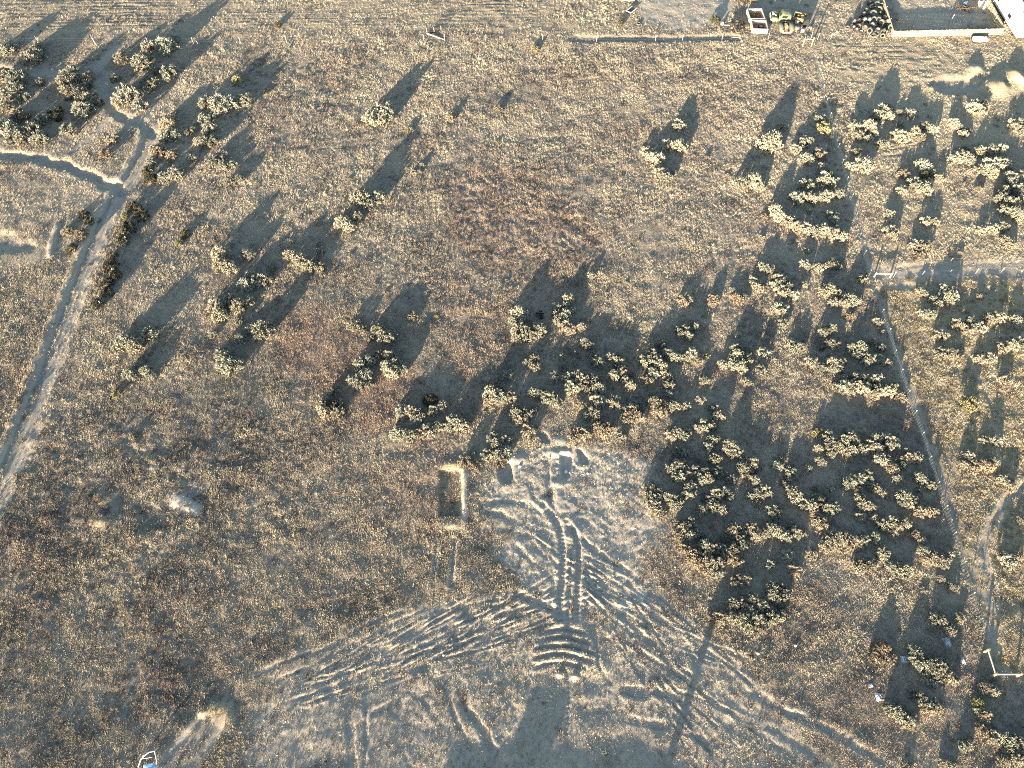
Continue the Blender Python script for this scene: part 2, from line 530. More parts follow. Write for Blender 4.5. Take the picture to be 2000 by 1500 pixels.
# many faint scrapes between the main ruts
rs = random.Random(21)
for k in range(120):
    u = rs.random()
    if k % 2:      # right-hand fan, falling to the right
        x0, y0 = 1010 + 330 * u, 1010 + 330 * u * rs.uniform(0.6, 1.3)
        dx, dy = rs.uniform(80, 220), rs.uniform(60, 170)
    else:          # left-hand fan, rising to the right
        x0, y0 = 560 + 460 * u, 1345 - 150 * u + rs.uniform(-30, 60)
        dx, dy = rs.uniform(80, 220), -rs.uniform(35, 95)
    groove([(x0, y0), (x0 + dx * .5, y0 + dy * .5 + rs.uniform(-5, 5)), (x0 + dx, y0 + dy)], rs.uniform(.12, .22), rs.uniform(.035, .065), dirt=0.5, thin=0.5, berm=0.03, wander=0.8)
# the two cleated tyre tracks up the middle
groove([(1060, 985), (1090, 1022), (1100, 1062), (1099, 1125), (1095, 1165), (1090, 1210)], 0.36, 0.14, dirt=0.9, thin=1, berm=0.07, cleat=0.045, soft=0.35, wander=0.1)
groove([(1108, 1020), (1124, 1045), (1131, 1080), (1130, 1130), (1126, 1180), (1124, 1212)], 0.36, 0.14, dirt=0.9, thin=1, berm=0.07, cleat=0.045, soft=0.35, wander=0.1)
groove([(1112, 1325), (1110, 1390), (1105, 1450)], 0.22, 0.07, dirt=0.6, thin=0.8, cleat=0.04, wander=0.1)
groove([(1010, 1160), (1030, 1170), (1090, 1195)], 0.4, 0.1, dirt=0.6, thin=0.8, berm=0.05)
# blade-smoothed patches beside the fan
area([(1236, 1150), (1268, 1150), (1272, 1175), (1245, 1180)], 0.5, dirt=1.0, thin=1)
area([(1210, 1172), (1238, 1172), (1232, 1198), (1210, 1195)], 0.5, dirt=1.0, thin=1)
# diggings at the head of the clearing
area([(978, 905), (998, 900), (1003, 940), (985, 948), (972, 930)], 0.4, dirt=1.0, thin=1, depth=0.5)
area([(1048, 845), (1068, 845), (1076, 868), (1058, 872)], 0.4, dirt=1.0, thin=1, depth=0.45)
area([(1096, 890), (1118, 885), (1115, 930), (1096, 932)], 0.4, dirt=1.0, thin=1, depth=0.25)
area([(1130, 880), (1140, 880), (1150, 905), (1135, 905)], 0.4, dirt=0.8, thin=1, depth=0.3)
mound(1012, 898, 1.3, 0.7, 0.22, dirt=0.9, thin=1)
mound(1070, 884, 1.2, 0.6, 0.15, dirt=0.9, thin=1)
mound(1090, 862, 1.4, 0.6, 0.16, dirt=0.7, thin=0.8)
mound(1095, 946, 0.8, 0.45, 0.25, gold=1, thin=1)
# rectangular test pit left of the clearing
area([(858, 920), (902, 917), (902, 1008), (856, 1012)], 0.3, depth=0.20, thin=0.1, forb=0.5, gold=0.8, noise=0.6, smoothing=False)
groove([(909, 915), (910, 965), (907, 1018)], 0.35, -0.22, dirt=0.55, gold=0, thin=0.8) if False else None
mound(908, 930, 0.45, 2.2, 0.22, dirt=0.8, thin=0.8)
mound(907, 985, 0.45, 2.4, 0.22, dirt=0.8, thin=0.8)
mound(880, 909, 1.6, 0.5, 0.20, gold=0.8, thin=0.6)
mound(880, 1028, 1.7, 0.6, 0.20, gold=0.8, dirt=0.3, thin=0.7)
groove([(852, 1060), (850, 1095), (846, 1145)], 0.2, 0.10, dirt=0.5, thin=0.7, berm=0.05)
groove([(889, 1055), (885, 1100), (880, 1145)], 0.24, 0.12, dirt=0.6, thin=0.8, berm=0.05)
# pale anthill-like heap and hollow on the left
mound(362, 985, 1.9, 1.0, 0.2, dirt=1.0, thin=0.9, rot=-0.5)
mound(378, 998, 0.9, 0.55, 0.1, dirt=1.0, thin=0.95, rot=-0.5)
area([(345, 935), (400, 920), (420, 950), (395, 990), (360, 965)], 1.4, thin=0.35, depth=0.10, dirt=0.3)
mound(300, 915, 0.5, 0.4, 0.1, dirt=1.0, thin=0.9)
mound(205, 1020, 1.4, 0.8, 0.3, gold=0.3)
mound(282, 1050, 1.5, 0.6, 0.28, gold=0.3)
area([(225, 950), (300, 975), (345, 1045), (300, 1030), (240, 1000)], 1.6, thin=0.1, depth=0.09)
mound(200, 975, 1.0, 0.8, 0.25, gold=0.3)
# graded lane and straw heap, lower left
area([(322, 1490), (372, 1425), (405, 1395), (440, 1398), (432, 1425), (400, 1465), (375, 1510), (320, 1520)], 0.9, dirt=0.3, thin=0.6, depth=0.08)
groove([(318, 1490), (355, 1448), (392, 1405)], 0.3, 0.12, dirt=0.7, thin=1, berm=0.08)
groove([(385, 1490), (415, 1450), (438, 1405)], 0.4, 0.15, dirt=0.5, thin=1)
mound(428, 1384, 1.0, 0.5, 0.2, gold=0.9, thin=0.1)
mound(448, 1405, 0.45, 0.7, 0.25, gold=1, thin=0.3)
mound(400, 1390, 0.6, 0.4, 0.18, gold=0.7, thin=0.3)
# flat shaded yard at the bottom edge, in front of the house the shadow comes from
area([(1040, 1335), (1115, 1335), (1120, 1430), (1080, 1560), (900, 1560), (980, 1430)], 1.2, thin=0.45, dirt=0.25)
mound(1092, 1318, 0.35, 0.25, 0.35, gold=1.0, thin=1)
mound(1123, 1322, 0.40, 0.28, 0.4, gold=1.0, thin=1)

# --- dirt road down the left side
road = [(318, 205), (302, 245), (286, 290), (258, 345), (236, 372), (206, 420), (178, 495), (152, 565), (122, 640), (88, 735), (50, 835), (15, 915), (-30, 1020)]
groove(road, 1.75, 0.10, dirt=0.22, thin=0.6, soft=0.6, wander=0.4, flat=True)
off = lambda dx: [(x + dx * (0.55 + y / 1500.0), y) for x, y in road[1:]]
groove(off(-15), 0.42, 0.22, dirt=0.5, thin=0.9, berm=0.06, wander=0.5, flat=True)
groove(off(12), 0.30, 0.09, dirt=0.6, thin=0.9, berm=0.05, wander=0.5, flat=True)
groove(off(4), 0.2, 0.05, dirt=0.8, thin=1, wander=0.15, flat=True)
groove(off(21), 0.18, 0.04, dirt=0.6, thin=0.9, berm=0.04, wander=0.5, flat=True)
groove(off(-24), 0.7, -0.22, dirt=0.2, thin=0.3, wander=0.3, flat=True)
# curved sunken tracks
groove([(-60, 305), (0, 303), (60, 306), (120, 319), (172, 340), (215, 363), (240, 378)], 0.95, 0.36, dirt=0.5, thin=0.9, berm=0.05, soft=0.7, wander=0.45, flat=True)
groove([(-40, 134), (40, 138), (120, 142), (185, 143), (203, 165), (210, 195), (222, 222), (250, 233), (280, 240), (297, 262)], 0.95, 0.22, dirt=0.5, thin=0.9, berm=0.03, soft=0.7, wander=0.5, flat=True)
groove([(185, 143), (210, 110), (228, 92)], 0.8, 0.2, dirt=0.6, thin=0.9, flat=True)
groove([(215, 235), (178, 268), (140, 298)], 0.5, 0.12, dirt=0.5, thin=0.8, berm=0.08, flat=True)
groove([(200, 245), (162, 275)], 0.2, 0.08, dirt=0.5, thin=0.8)
area([(-40, 455), (30, 452), (75, 480), (60, 492), (-40, 492)], 1.2, depth=0.3, dirt=0.4, thin=0.5)
area([(120, 372), (215, 375), (180, 480), (140, 545), (100, 500), (90, 420)], 2.5, thin=0.35, dirt=0.2, gold=0.2)
groove([(112, 440), (100, 478), (98, 500)], 0.5, -0.2, dirt=0.6, thin=0.8, flat=True)

# --- right side: strip along the fence, cross road, trails, yard, digging
groove([(1593, 110), (1612, 190), (1650, 330), (1690, 470), (1705, 540)], 0.45, 0.03, dirt=0.2, thin=0.6, flat=True)
groove([(1712, 560), (1738, 640), (1770, 735), (1804, 830), (1848, 945), (1875, 1030), (1902, 1115), (1938, 1225), (1962, 1300)], 0.62, 0.08, dirt=0.28, thin=0.85, soft=0.7, wander=0.5, flat=True)
groove([(1725, 536), (1800, 531), (1900, 528), (2060, 522)], 1.5, 0.08, dirt=0.55, thin=0.85, soft=0.7, wander=0.5, flat=True)
groove([(1740, 546), (1860, 547), (2060, 537)], 0.4, -0.2, gold=0, dirt=0.5, thin=0.6, flat=True) if False else None
groove([(1750, 522), (1900, 515), (2060, 508)], 0.3, 0.06, dirt=0.5, thin=0.8, berm=0.03, wander=0.8, flat=True)
groove([(1715, 556), (1780, 560), (1860, 565)], 0.7, 0.06, dirt=0.5, thin=0.7)
groove([(2030, 930), (1990, 955), (1955, 990), (1932, 1030), (1922, 1080), (1935, 1130), (1940, 1240)], 0.42, 0.12, dirt=0.65, thin=0.95, berm=0.06, flat=True)
groove([(1770, 655), (1800, 648), (1850, 640), (1910, 650), (2040, 655)], 0.3, 0.07, dirt=0.4, thin=0.8, flat=True)
groove([(1850, 890), (1870, 935), (1910, 970), (1935, 990)], 0.25, 0.06, dirt=0.4, thin=0.8, flat=True)
groove([(1905, 745), (1940, 735), (2040, 735)], 0.3, 0.07, dirt=0.4, thin=0.8, flat=True)
groove([(1885, 690), (1925, 755), (1945, 830), (1955, 900)], 0.3, 0.07, dirt=0.4, thin=0.8, flat=True)
groove([(1725, 295), (1760, 290), (1800, 280)], 0.22, 0.08, dirt=0.5, thin=0.6, berm=0.05)
groove([(1720, 305), (1760, 303), (1800, 292)], 0.22, 0.08, dirt=0.5, thin=0.6, berm=0.05)
for k in range(9):
    y0 = 88 + k * 8 + (k % 3) * 2
    groove([(1625 + (k * 37) % 90, y0 + 2), (1720, y0 + 4), (1800 + (k * 53) % 100, y0 + 1)], 0.22, 0.045, dirt=0.3, thin=0.35, berm=0.03, wander=1.0)
area([(1240, -40), (1432, -40), (1442, 56), (1250, 60)], 1.0, dirt=0.7, thin=0.9)
area([(1480, -40), (1610, -40), (1600, 62), (1430, 62)], 1.5, dirt=0.3, thin=0.75)
area([(1735, -60), (1925, -60), (1955, 55), (1752, 62)], 0.8, dirt=0.5, thin=0.85)
for k in range(10):
    groove([(1255, 5 + k * 5), (1340, 6 + k * 5), (1425, 3 + k * 5)], 0.10, 0.02, dirt=0.6, thin=0.9)
area([(1812, 160), (1830, 149), (1890, 148), (1912, 160), (1908, 176), (1880, 184), (1835, 184)], 1.0, dirt=0.5, thin=0.9, depth=0.36, noise=0.6, rough=0.05)
mound(1946, 172, 1.9, 1.9, 1.0, gold=1.0, thin=1)
mound(1975, 150, 1.2, 1.5, 0.9, gold=1.0, thin=1)
mound(1990, 162, 1.2, 1.4, 0.75, dirt=0.6, gold=0.6, thin=1)
mound(1903, 137, 1.3, 1.1, 0.85, gold=0.7, dirt=0.5, thin=1)
mound(1822, 172, 0.7, 0.6, 0.25, gold=0.6, thin=0.7)
# mown field furrows beyond the far fence line
for k in range(15):
    yy = -36 + k * 6.3 + (k % 2) * 1.5
    groove([(-60, yy + 6), (400, yy + 2), (900, yy), (1195, yy - 1)], 0.22, 0.03, dirt=0.12, thin=0.25, berm=0.03, flat=True, wander=0.8)
# shallow trench across the middle of the parcel and shade strip under the far fence
groove([(1020, 273), (1070, 268), (1105, 267), (1145, 262)], 0.22, 0.09, thin=0.5, wander=0.9)
groove([(580, 290), (640, 281), (700, 274), (800, 264)], 0.2, 0.05, thin=0.35, wander=1.0)
groove([(610, 292), (660, 290), (730, 281)], 0.18, 0.05, thin=0.35, wander=1.0)
groove([(1120, 76), (1250, 76), (1350, 75), (1440, 73)], 0.9, 0.2, dirt=0.2, thin=0.6, berm=0.0, flat=True)
groove([(728, 470), (742, 490), (750, 530)], 0.14, 0.06, thin=0.7)

# flat rim so the outer plain can join
edge = np.minimum.reduce([GX - XL, XR - GX, GY - YB, YT - GY])
Z *= sstep(edge / 2.5)


def zat(x, y):
    j = min(max(int(np.searchsorted(gx, x)) - 1, 0), NX - 2)
    i = min(max(int(np.searchsorted(gy, y)) - 1, 0), NY - 2)
    u = min(max((x - gx[j]) / (gx[j + 1] - gx[j]), 0), 1)
    v = min(max((y - gy[i]) / (gy[i + 1] - gy[i]), 0), 1)
    return float((Z[i, j] * (1 - u) + Z[i, j + 1] * u) * (1 - v) + (Z[i + 1, j] * (1 - u) + Z[i + 1, j + 1] * u) * v)


def gat(px, py, z=0.0):
    """point whose height above the real ground is z under photo pixel px, py"""
    p = at(px, py, z)
    return Vector((p.x, p.y, zat(p.x, p.y)))


def grid_mesh():
    n0 = NX * NY
    big = 2600.0
    extra = np.array([(-big, -big, 0), (big, -big, 0), (big, big + 400, 0), (-big, big + 400, 0),
                      (XL, YB, 0), (XR, YB, 0), (XR, YT, 0), (XL, YT, 0)], dtype=np.float32)
    co = np.concatenate([np.stack([GX, GY, Z], -1).reshape(-1, 3).astype(np.float32), extra])
    idx = np.arange(n0).reshape(NY, NX)
    q = np.stack([idx[:-1, :-1], idx[:-1, 1:], idx[1:, 1:], idx[1:, :-1]], -1).reshape(-1, 4)
    e = n0
    ring = np.array([(e, e + 1, e + 5, e + 4), (e + 1, e + 2, e + 6, e + 5), (e + 2, e + 3, e + 7, e + 6), (e + 3, e, e + 4, e + 7)])
    q = np.concatenate([q, ring]).astype(np.int32)
    me = bpy.data.meshes.new('ground')
    me.vertices.add(len(co)); me.vertices.foreach_set('co', co.ravel())
    me.loops.add(q.size); me.loops.foreach_set('vertex_index', q.ravel())
    me.polygons.add(len(q))
    me.polygons.foreach_set('loop_start', np.arange(0, q.size, 4, dtype=np.int32))
    me.polygons.foreach_set('use_smooth', np.ones(len(q), bool))
    for nm, A, dflt in (('dirt', DIRT, 0.05), ('gold', GOLD, 0.2), ('redness', RED, 0.0), ('thin', THIN, 0.0)):
        at_ = me.attributes.new(nm, 'FLOAT', 'POINT')
        at_.data.foreach_set('value', np.concatenate([A.ravel(), np.full(8, dflt)]).astype(np.float32))
    me.update(calc_edges=True)
    me.validate()
    return me


def ground_mat():
    m, nt, b = new_mat('dry_ground')
    N, L = nt.nodes, nt.links
    b.inputs['Roughness'].default_value = 0.95
    b.inputs['Specular IOR Level'].default_value = 0.1
    geo = N.new('ShaderNodeNewGeometry')

    def noise(scale, detail=4, rough=0.6):
        n = N.new('ShaderNodeTexNoise')
        n.inputs['Scale'].default_value = scale; n.inputs['Detail'].default_value = detail; n.inputs['Roughness'].default_value = rough
        L.new(geo.outputs['Position'], n.inputs['Vector'])
        return n.outputs[0]

    def ramp(src, stops):
        r = N.new('ShaderNodeValToRGB')
        e = r.color_ramp.elements
        for k, (p, c) in enumerate(stops):
            el = e[k] if k < 2 else e.new(p)
            el.position = p; el.color = (*c, 1)
        L.new(src, r.inputs[0])
        return r.outputs[0]

    def mix(f, a, c, mode='MIX'):
        x = N.new('ShaderNodeMix'); x.data_type = 'RGBA'; x.blend_type = mode
        if isinstance(f, float): x.inputs[0].default_value = f
        else: L.new(f, x.inputs[0])
        L.new(a, x.inputs[6])
        if isinstance(c, tuple): x.inputs[7].default_value = (*c, 1)
        else: L.new(c, x.inputs[7])
        return x.outputs[2]

    def attr(nm):
        a = N.new('ShaderNodeAttribute'); a.attribute_name = nm
        return a.outputs['Fac']

    fine, mid, big_ = noise(9.0, 6, 0.75), noise(1.7, 5, 0.65), noise(0.12, 4, 0.6)
    litter = ramp(fine, [(0.30, (0.15, 0.13, 0.11)), (0.70, (0.43, 0.365, 0.275)), (0.5, (0.28, 0.238, 0.182))])
    litter = mix(0.5, litter, ramp(mid, [(0.3, (0.135, 0.115, 0.095)), (0.7, (0.32, 0.265, 0.19))]))
    soil = ramp(fine, [(0.25, (0.32, 0.275, 0.225)), (0.75, (0.50, 0.445, 0.37))])
    soil = mix(0.45, soil, ramp(mid, [(0.3, (0.33, 0.285, 0.23)), (0.7, (0.44, 0.39, 0.315))]))
    goldc = ramp(fine, [(0.25, (0.215, 0.16, 0.095)), (0.75, (0.43, 0.34, 0.205))])
    redc = ramp(fine, [(0.25, (0.17, 0.12, 0.09)), (0.75, (0.36, 0.26, 0.19))])
    c = mix(attr('gold'), litter, goldc)
    c = mix(attr('redness'), c, redc)
    c = mix(attr('dirt'), c, soil)
    hv = ramp(big_, [(0.35, (0.86, 0.86, 0.88)), (0.65, (1.06, 1.04, 1.0))])
    c = mix(1.0, c, hv, 'MULTIPLY')
    L.new(c, b.inputs['Base Color'])
    bp = N.new('ShaderNodeBump')
    bp.inputs['Strength'].default_value = 0.7; bp.inputs['Distance'].default_value = 0.05
    L.new(noise(7.0, 7, 0.8), bp.inputs['Height'])
    L.new(bp.outputs[0], b.inputs['Normal'])
    return m


gme = grid_mesh()
gme.materials.append(ground_mat())
ground = bpy.data.objects.new('ground', gme)
C.objects.link(ground)
tag(ground, 'dry grassland ground with bare dirt tracks and a bulldozed clearing', 'ground', kind='structure')


# ------------------------------------------------------------------ grass and small weeds: stuff
def blades(n, h, spread, width, lean, seed, splay=0.5, forb=False):
    r = np.random.default_rng(seed)
    V, Fc = [], []
    for k in range(n):
        a, q = r.uniform(0, 2 * math.pi), spread * math.sqrt(r.random())
        bx, by = q * math.cos(a), q * math.sin(a)
        hh = h * r.uniform(0.55, 1.15)
        if forb:
            d = np.array([math.cos(a) * splay, math.sin(a) * splay, 0.35]) * r.uniform(0.6, 1.3) + r.normal(0, 0.25, 3)
            d[2] = abs(d[2]) + 0.1
        else:
            d = np.array([lean[0] + math.cos(a) * splay * r.random(), lean[1] + math.sin(a) * splay * r.random(), 1.0])
            d[:2] += r.normal(0, 0.18, 2)
        d = d / np.linalg.norm(d) * hh
        w = width * r.uniform(0.6, 1.3)
        t = r.uniform(0, math.pi)
        ox, oy = math.cos(t) * w / 2, math.sin(t) * w / 2
        mx, my, mz = bx + d[0] * 0.5, by + d[1] * 0.5, d[2] * 0.6
        o = len(V)
        V += [(bx - ox, by - oy, -0.02), (bx + ox, by + oy, -0.02), (mx + ox * .8, my + oy * .8, mz), (mx - ox * .8, my - oy * .8, mz),
              (bx + d[0] * 1.15, by + d[1] * 1.15, d[2] * 0.98)]
        Fc += [(o, o + 1, o + 2, o + 3), (o + 3, o + 2, o + 4)]
    return V, Fc


tuft_coll = bpy.data.collections.new('tuft_kinds')
forb_coll = bpy.data.collections.new('weed_kinds')
LEAN = (0.16, 0.34)


def kind(coll, name, vf, mat):
    me = mesh_np(name, *vf)
    me.materials.append(mat)
    o = bpy.data.objects.new(name, me)
    coll.objects.link(o)


for k in range(4): kind(tuft_coll, f'tuft_{k:02d}', blades(16, 0.115, 0.17, 0.022, LEAN, 20 + k, 0.5), M['blade'])
for k in range(3): kind(tuft_coll, f'tuft_{4 + k:02d}', blades(22, 0.22, 0.11, 0.024, LEAN, 30 + k, 0.75), M['blade'])
for k in range(3): kind(tuft_coll, f'tuft_{7 + k:02d}', blades(14, 0.09, 0.20, 0.026, (0.5, 0.7), 40 + k, 0.8), M['blade'])
for k in range(4): kind(forb_coll, f'weed_{k:02d}', blades(34, 0.26, 0.10, 0.028, (0, 0), 50 + k, 0.9, True), M['forb'])


def scatter(name, coll, P, rot, scl, pick, tone, red, label):
    me = bpy.data.meshes.new(name)
    n = len(P)
    me.vertices.add(n)
    me.vertices.foreach_set('co', P.astype(np.float32).ravel())
    for nm, ty, key, A in (('rot', 'FLOAT_VECTOR', 'vector', rot), ('scl', 'FLOAT_VECTOR', 'vector', scl), ('pick', 'INT', 'value', pick),
                           ('tone', 'FLOAT', 'value', tone), ('redness', 'FLOAT', 'value', red)):
        a = me.attributes.new(nm, ty, 'POINT')
        a.data.foreach_set(key, A.ravel().astype(np.int32 if ty == 'INT' else np.float32))
    me.update()
    o = bpy.data.objects.new(name, me)
    C.objects.link(o)
    ng = bpy.data.node_groups.new(name + '_scatter', 'GeometryNodeTree')
    ng.interface.new_socket('Geometry', in_out='INPUT', socket_type='NodeSocketGeometry')
    ng.interface.new_socket('Geometry', in_out='OUTPUT', socket_type='NodeSocketGeometry')
    nd, lk = ng.nodes, ng.links
    gi, go = nd.new('NodeGroupInput'), nd.new('NodeGroupOutput')
    ip = nd.new('GeometryNodeInstanceOnPoints')
    ci = nd.new('GeometryNodeCollectionInfo')
    ci.inputs['Collection'].default_value = coll
    ci.inputs['Separate Children'].default_value = True
    ci.inputs['Reset Children'].default_value = True
    ip.inputs['Pick Instance'].default_value = True

    def na(nm, ty):
        x = nd.new('GeometryNodeInputNamedAttribute')
        x.data_type = ty
        x.inputs['Name'].default_value = nm
        return x.outputs['Attribute']
    lk.new(gi.outputs[0], ip.inputs['Points'])
    lk.new(ci.outputs[0], ip.inputs['Instance'])
    lk.new(na('pick', 'INT'), ip.inputs['Instance Index'])
    er = nd.new('FunctionNodeEulerToRotation')
    lk.new(na('rot', 'FLOAT_VECTOR'), er.inputs[0])
    lk.new(er.outputs[0], ip.inputs['Rotation'])
    lk.new(na('scl', 'FLOAT_VECTOR'), ip.inputs['Scale'])
    lk.new(ip.outputs[0], go.inputs[0])
    md = o.modifiers.new('scatter', 'NODES')
    md.node_group = ng
    tag(o, label, name.replace('_', ' '), kind='stuff')
    return o


def sample(A, x, y):
    j = np.clip(np.searchsorted(gx, x), 0, NX - 1); i = np.clip(np.searchsorted(gy, y), 0, NY - 1)
    return A[i, j]


def jittered(cell, seed):
    r = np.random.default_rng(seed)
    xs, ys = np.arange(XL + 1, XR - 1, cell), np.arange(YB + 2.5, YT - 2, cell)
    X, Y = np.meshgrid(xs, ys)
    X = (X + r.uniform(-.55, .55, X.shape) * cell).ravel(); Y = (Y + r.uniform(-.55, .55, Y.shape) * cell).ravel()
    px, py = 1000 + F * X / (Y * CP + H * SP), 750 - F * (Y * SP - H * CP) / (Y * CP + H * SP)
    k = (px > -60) & (px < 2060) & (py > -45) & (py < 1545)
    return X[k], Y[k], px[k], py[k], r


X1, Y1, px1, py1, r = jittered(0.225, 5)
X2, Y2, px2, py2, r = jittered(0.155, 15)
near = 58.0 + 5 * np.sin(X1 * 0.2)
k1, k2 = Y1 >= near, Y2 < 58.0 + 5 * np.sin(X2 * 0.2)
X, Y, px, py = (np.concatenate([p[k1], q[k2]]) for p, q in ((X1, X2), (Y1, Y2), (px1, px2), (py1, py2)))
thin = sample(THIN, X, Y)
dens = np.clip(0.50 + 0.75 * vnoise(X, Y, 2.3, 61) + 0.35 * vnoise(X, Y, 0.8, 62) - 0.2, 0.12, 1.0) * (1 - thin)
keep = r.random(len(X)) < dens
X, Y, px, py, thin = X[keep], Y[keep], px[keep], py[keep], thin[keep]
n = len(X)
big = vnoise(X, Y, 9.0, 63); mid = vnoise(X, Y, 2.1, 64); sm = vnoise(X, Y, 0.7, 68)
gold = sample(GOLD, X, Y); dirt_ = sample(DIRT, X, Y)
tone = 0.47 + 0.34 * (big - 0.5) + 0.55 * (mid - 0.5) + 0.35 * (sm - 0.5) + 0.16 * r.normal(size=n) + 0.16 * gold + 0.14 * dirt_
tone -= 0.10 * sample(DARKF, X, Y)
# blade tone lifted slightly over the lot's lower left
low_left = sstep((Y * -1 + 62 * S) / (34 * S)) * sstep((18 - X) / 30.0)
tone += 0.02 * low_left
tone += 0.07 * sstep((Y - 62) / 40)  # far blades paler: brightness from the viewing angle put into the tone
red = np.clip(sample(RED, X, Y) * (0.55 + 0.5 * mid) + 0.16 * (vnoise(X, Y, 5.0, 65) > 0.66) + 0.08 * r.random(n), 0, 0.85)
scl_ = r.uniform(0.65, 1.35, n) * (0.75 + 0.5 * vnoise(X, Y, 3.0, 66)) * (1 - 0.35 * np.clip(dirt_ + gold * 0.4, 0, 1))
hz = scl_ * (0.8 + 0.4 * r.random(n))
kindn = vnoise(X, Y, 3.7, 81) + 0.12 * r.normal(size=n)
pick = r.integers(0, 4, n)                                   # fine upright grass
tallm = r.random(n) < np.clip(0.09 + 0.9 * (kindn - 0.58), 0.05, 0.45)
matm = (~tallm) & (r.random(n) < np.clip(0.13 + 1.0 * (0.46 - kindn), 0.04, 0.5))
pick[tallm] = 4 + r.integers(0, 3, tallm.sum())
pick[matm] = 7 + r.integers(0, 3, matm.sum())
zz = sample(Z, X, Y)
rot = np.stack([np.zeros(n), np.zeros(n), r.normal(0, 0.45, n)], -1)
scatter('dry_grass', tuft_coll, np.stack([X, Y, zz], -1), rot, np.stack([scl_, scl_, hz], -1), pick, np.clip(tone, 0, 1), red,
        'short dry straw-coloured grass covering the whole lot')

X, Y, px, py, r = jittered(0.62, 6)
df = sample(DARKF, X, Y)
dens = np.clip(0.08 + 0.9 * df * (vnoise(X, Y, 1.7, 72) > 0.45) + 0.6 * (vnoise(X, Y, 3.4, 71) - 0.52), 0.02, 0.95) * (1 - 0.9 * sample(THIN, X, Y))
keep = r.random(len(X)) < dens
X, Y = X[keep], Y[keep]
n = len(X)
sc = r.uniform(0.6, 1.9, n)
scatter('low_weeds', forb_coll, np.stack([X, Y, sample(Z, X, Y)], -1), np.stack([np.zeros(n), np.zeros(n), r.uniform(0, 6.28, n)], -1),
        np.stack([sc, sc, sc * r.uniform(0.6, 1.0, n)], -1), r.integers(0, 4, n), np.clip(0.38 + 0.3 * r.normal(size=n), 0, 1),
        0.3 * r.random(n), 'low dark brown dead weeds dotted through the grass')

for k in range(3): kind(bpy.data.collections.get('straw_kinds') or bpy.data.collections.new('straw_kinds'), f'straw_{k:02d}', blades(11, 0.075, 0.16, 0.02, (0.3, 0.5), 70 + k, 1.2), M['blade'])
X, Y, px, py, r = jittered(0.24, 16)
d = sample(THIN, X, Y)
keep = r.random(len(X)) < np.clip(d * 0.75, 0, 0.6) * np.clip(1.5 * vnoise(X, Y, 1.9, 74) - 0.25, 0.05, 1)
X, Y = X[keep], Y[keep]; n = len(X)
sc = r.uniform(0.5, 1.3, n)
scatter('straw_stubble', bpy.data.collections['straw_kinds'], np.stack([X, Y, sample(Z, X, Y)], -1), np.stack([np.zeros(n), np.zeros(n), r.uniform(0, 6.28, n)], -1),
        np.stack([sc, sc, sc], -1), r.integers(0, 3, n), np.clip(0.5 + 0.22 * r.normal(size=n), 0, 1), np.zeros(n), 'trampled straw stubble thinly covering the worn dirt')

kind(bpy.data.collections.new('mat_kinds'), 'mat_00', blades(40, 0.15, 0.13, 0.035, (0, 0), 95, 0.9, True), M['gold_mat'])
for k in range(2): kind(bpy.data.collections['mat_kinds'], f'mat_{k + 1:02d}', blades(46, 0.13, 0.18, 0.035, (0, 0), 96 + k, 0.9, True), M['gold_mat'])
X, Y, px, py, r = jittered(0.38, 17)
gz = sample(GOLD, X, Y) * ((px > 1690) & (py > 535))
keep = r.random(len(X)) < gz * np.clip(1.5 * vnoise(X, Y, 1.4, 75) - 0.1, 0.1, 1) * (1 - sample(DIRT, X, Y))
X, Y = X[keep], Y[keep]; n = len(X)
sc = r.uniform(0.7, 1.6, n)
scatter('golden_mats', bpy.data.collections['mat_kinds'], np.stack([X, Y, sample(Z, X, Y)], -1), np.stack([np.zeros(n), np.zeros(n), r.uniform(0, 6.28, n)], -1),
        np.stack([sc, sc, sc * r.uniform(0.7, 1.2, n)], -1), r.integers(0, 3, n), np.full(n, .5), np.zeros(n), 'low golden cushion plants dotting the ground right of the fence')

# loose clods and stones on the bare soil
clod_coll = bpy.data.collections.new('clod_kinds')
for k in range(3):
    bm = bmesh.new(); bmesh.ops.create_icosphere(bm, subdivisions=1, radius=0.06)
    rr = np.random.default_rng(90 + k)
    for v in bm.verts: v.co *= rr.uniform(0.65, 1.25); v.co.z *= 0.75
    me = bpy.data.meshes.new(f'clod_{k}'); bm.to_mesh(me); bm.free(); me.materials.append(M['rock'])
    clod_coll.objects.link(bpy.data.objects.new(f'clod_{k}', me))
X, Y, px, py, r = jittered(0.45, 8)
d = sample(DIRT, X, Y)
keep = r.random(len(X)) < np.clip(d - 0.25, 0, 1) * (0.2 + 0.8 * vnoise(X, Y, 1.6, 73))
X, Y = X[keep], Y[keep]; n = len(X)
sc = 0.5 + 1.4 * r.random(n) ** 3
scatter('loose_clods', clod_coll, np.stack([X, Y, sample(Z, X, Y)], -1), r.uniform(0, 6.28, (n, 3)), np.stack([sc, sc, sc], -1),
        r.integers(0, 3, n), np.full(n, 0.5), np.zeros(n), 'loose earth clods scattered on the bare dirt')

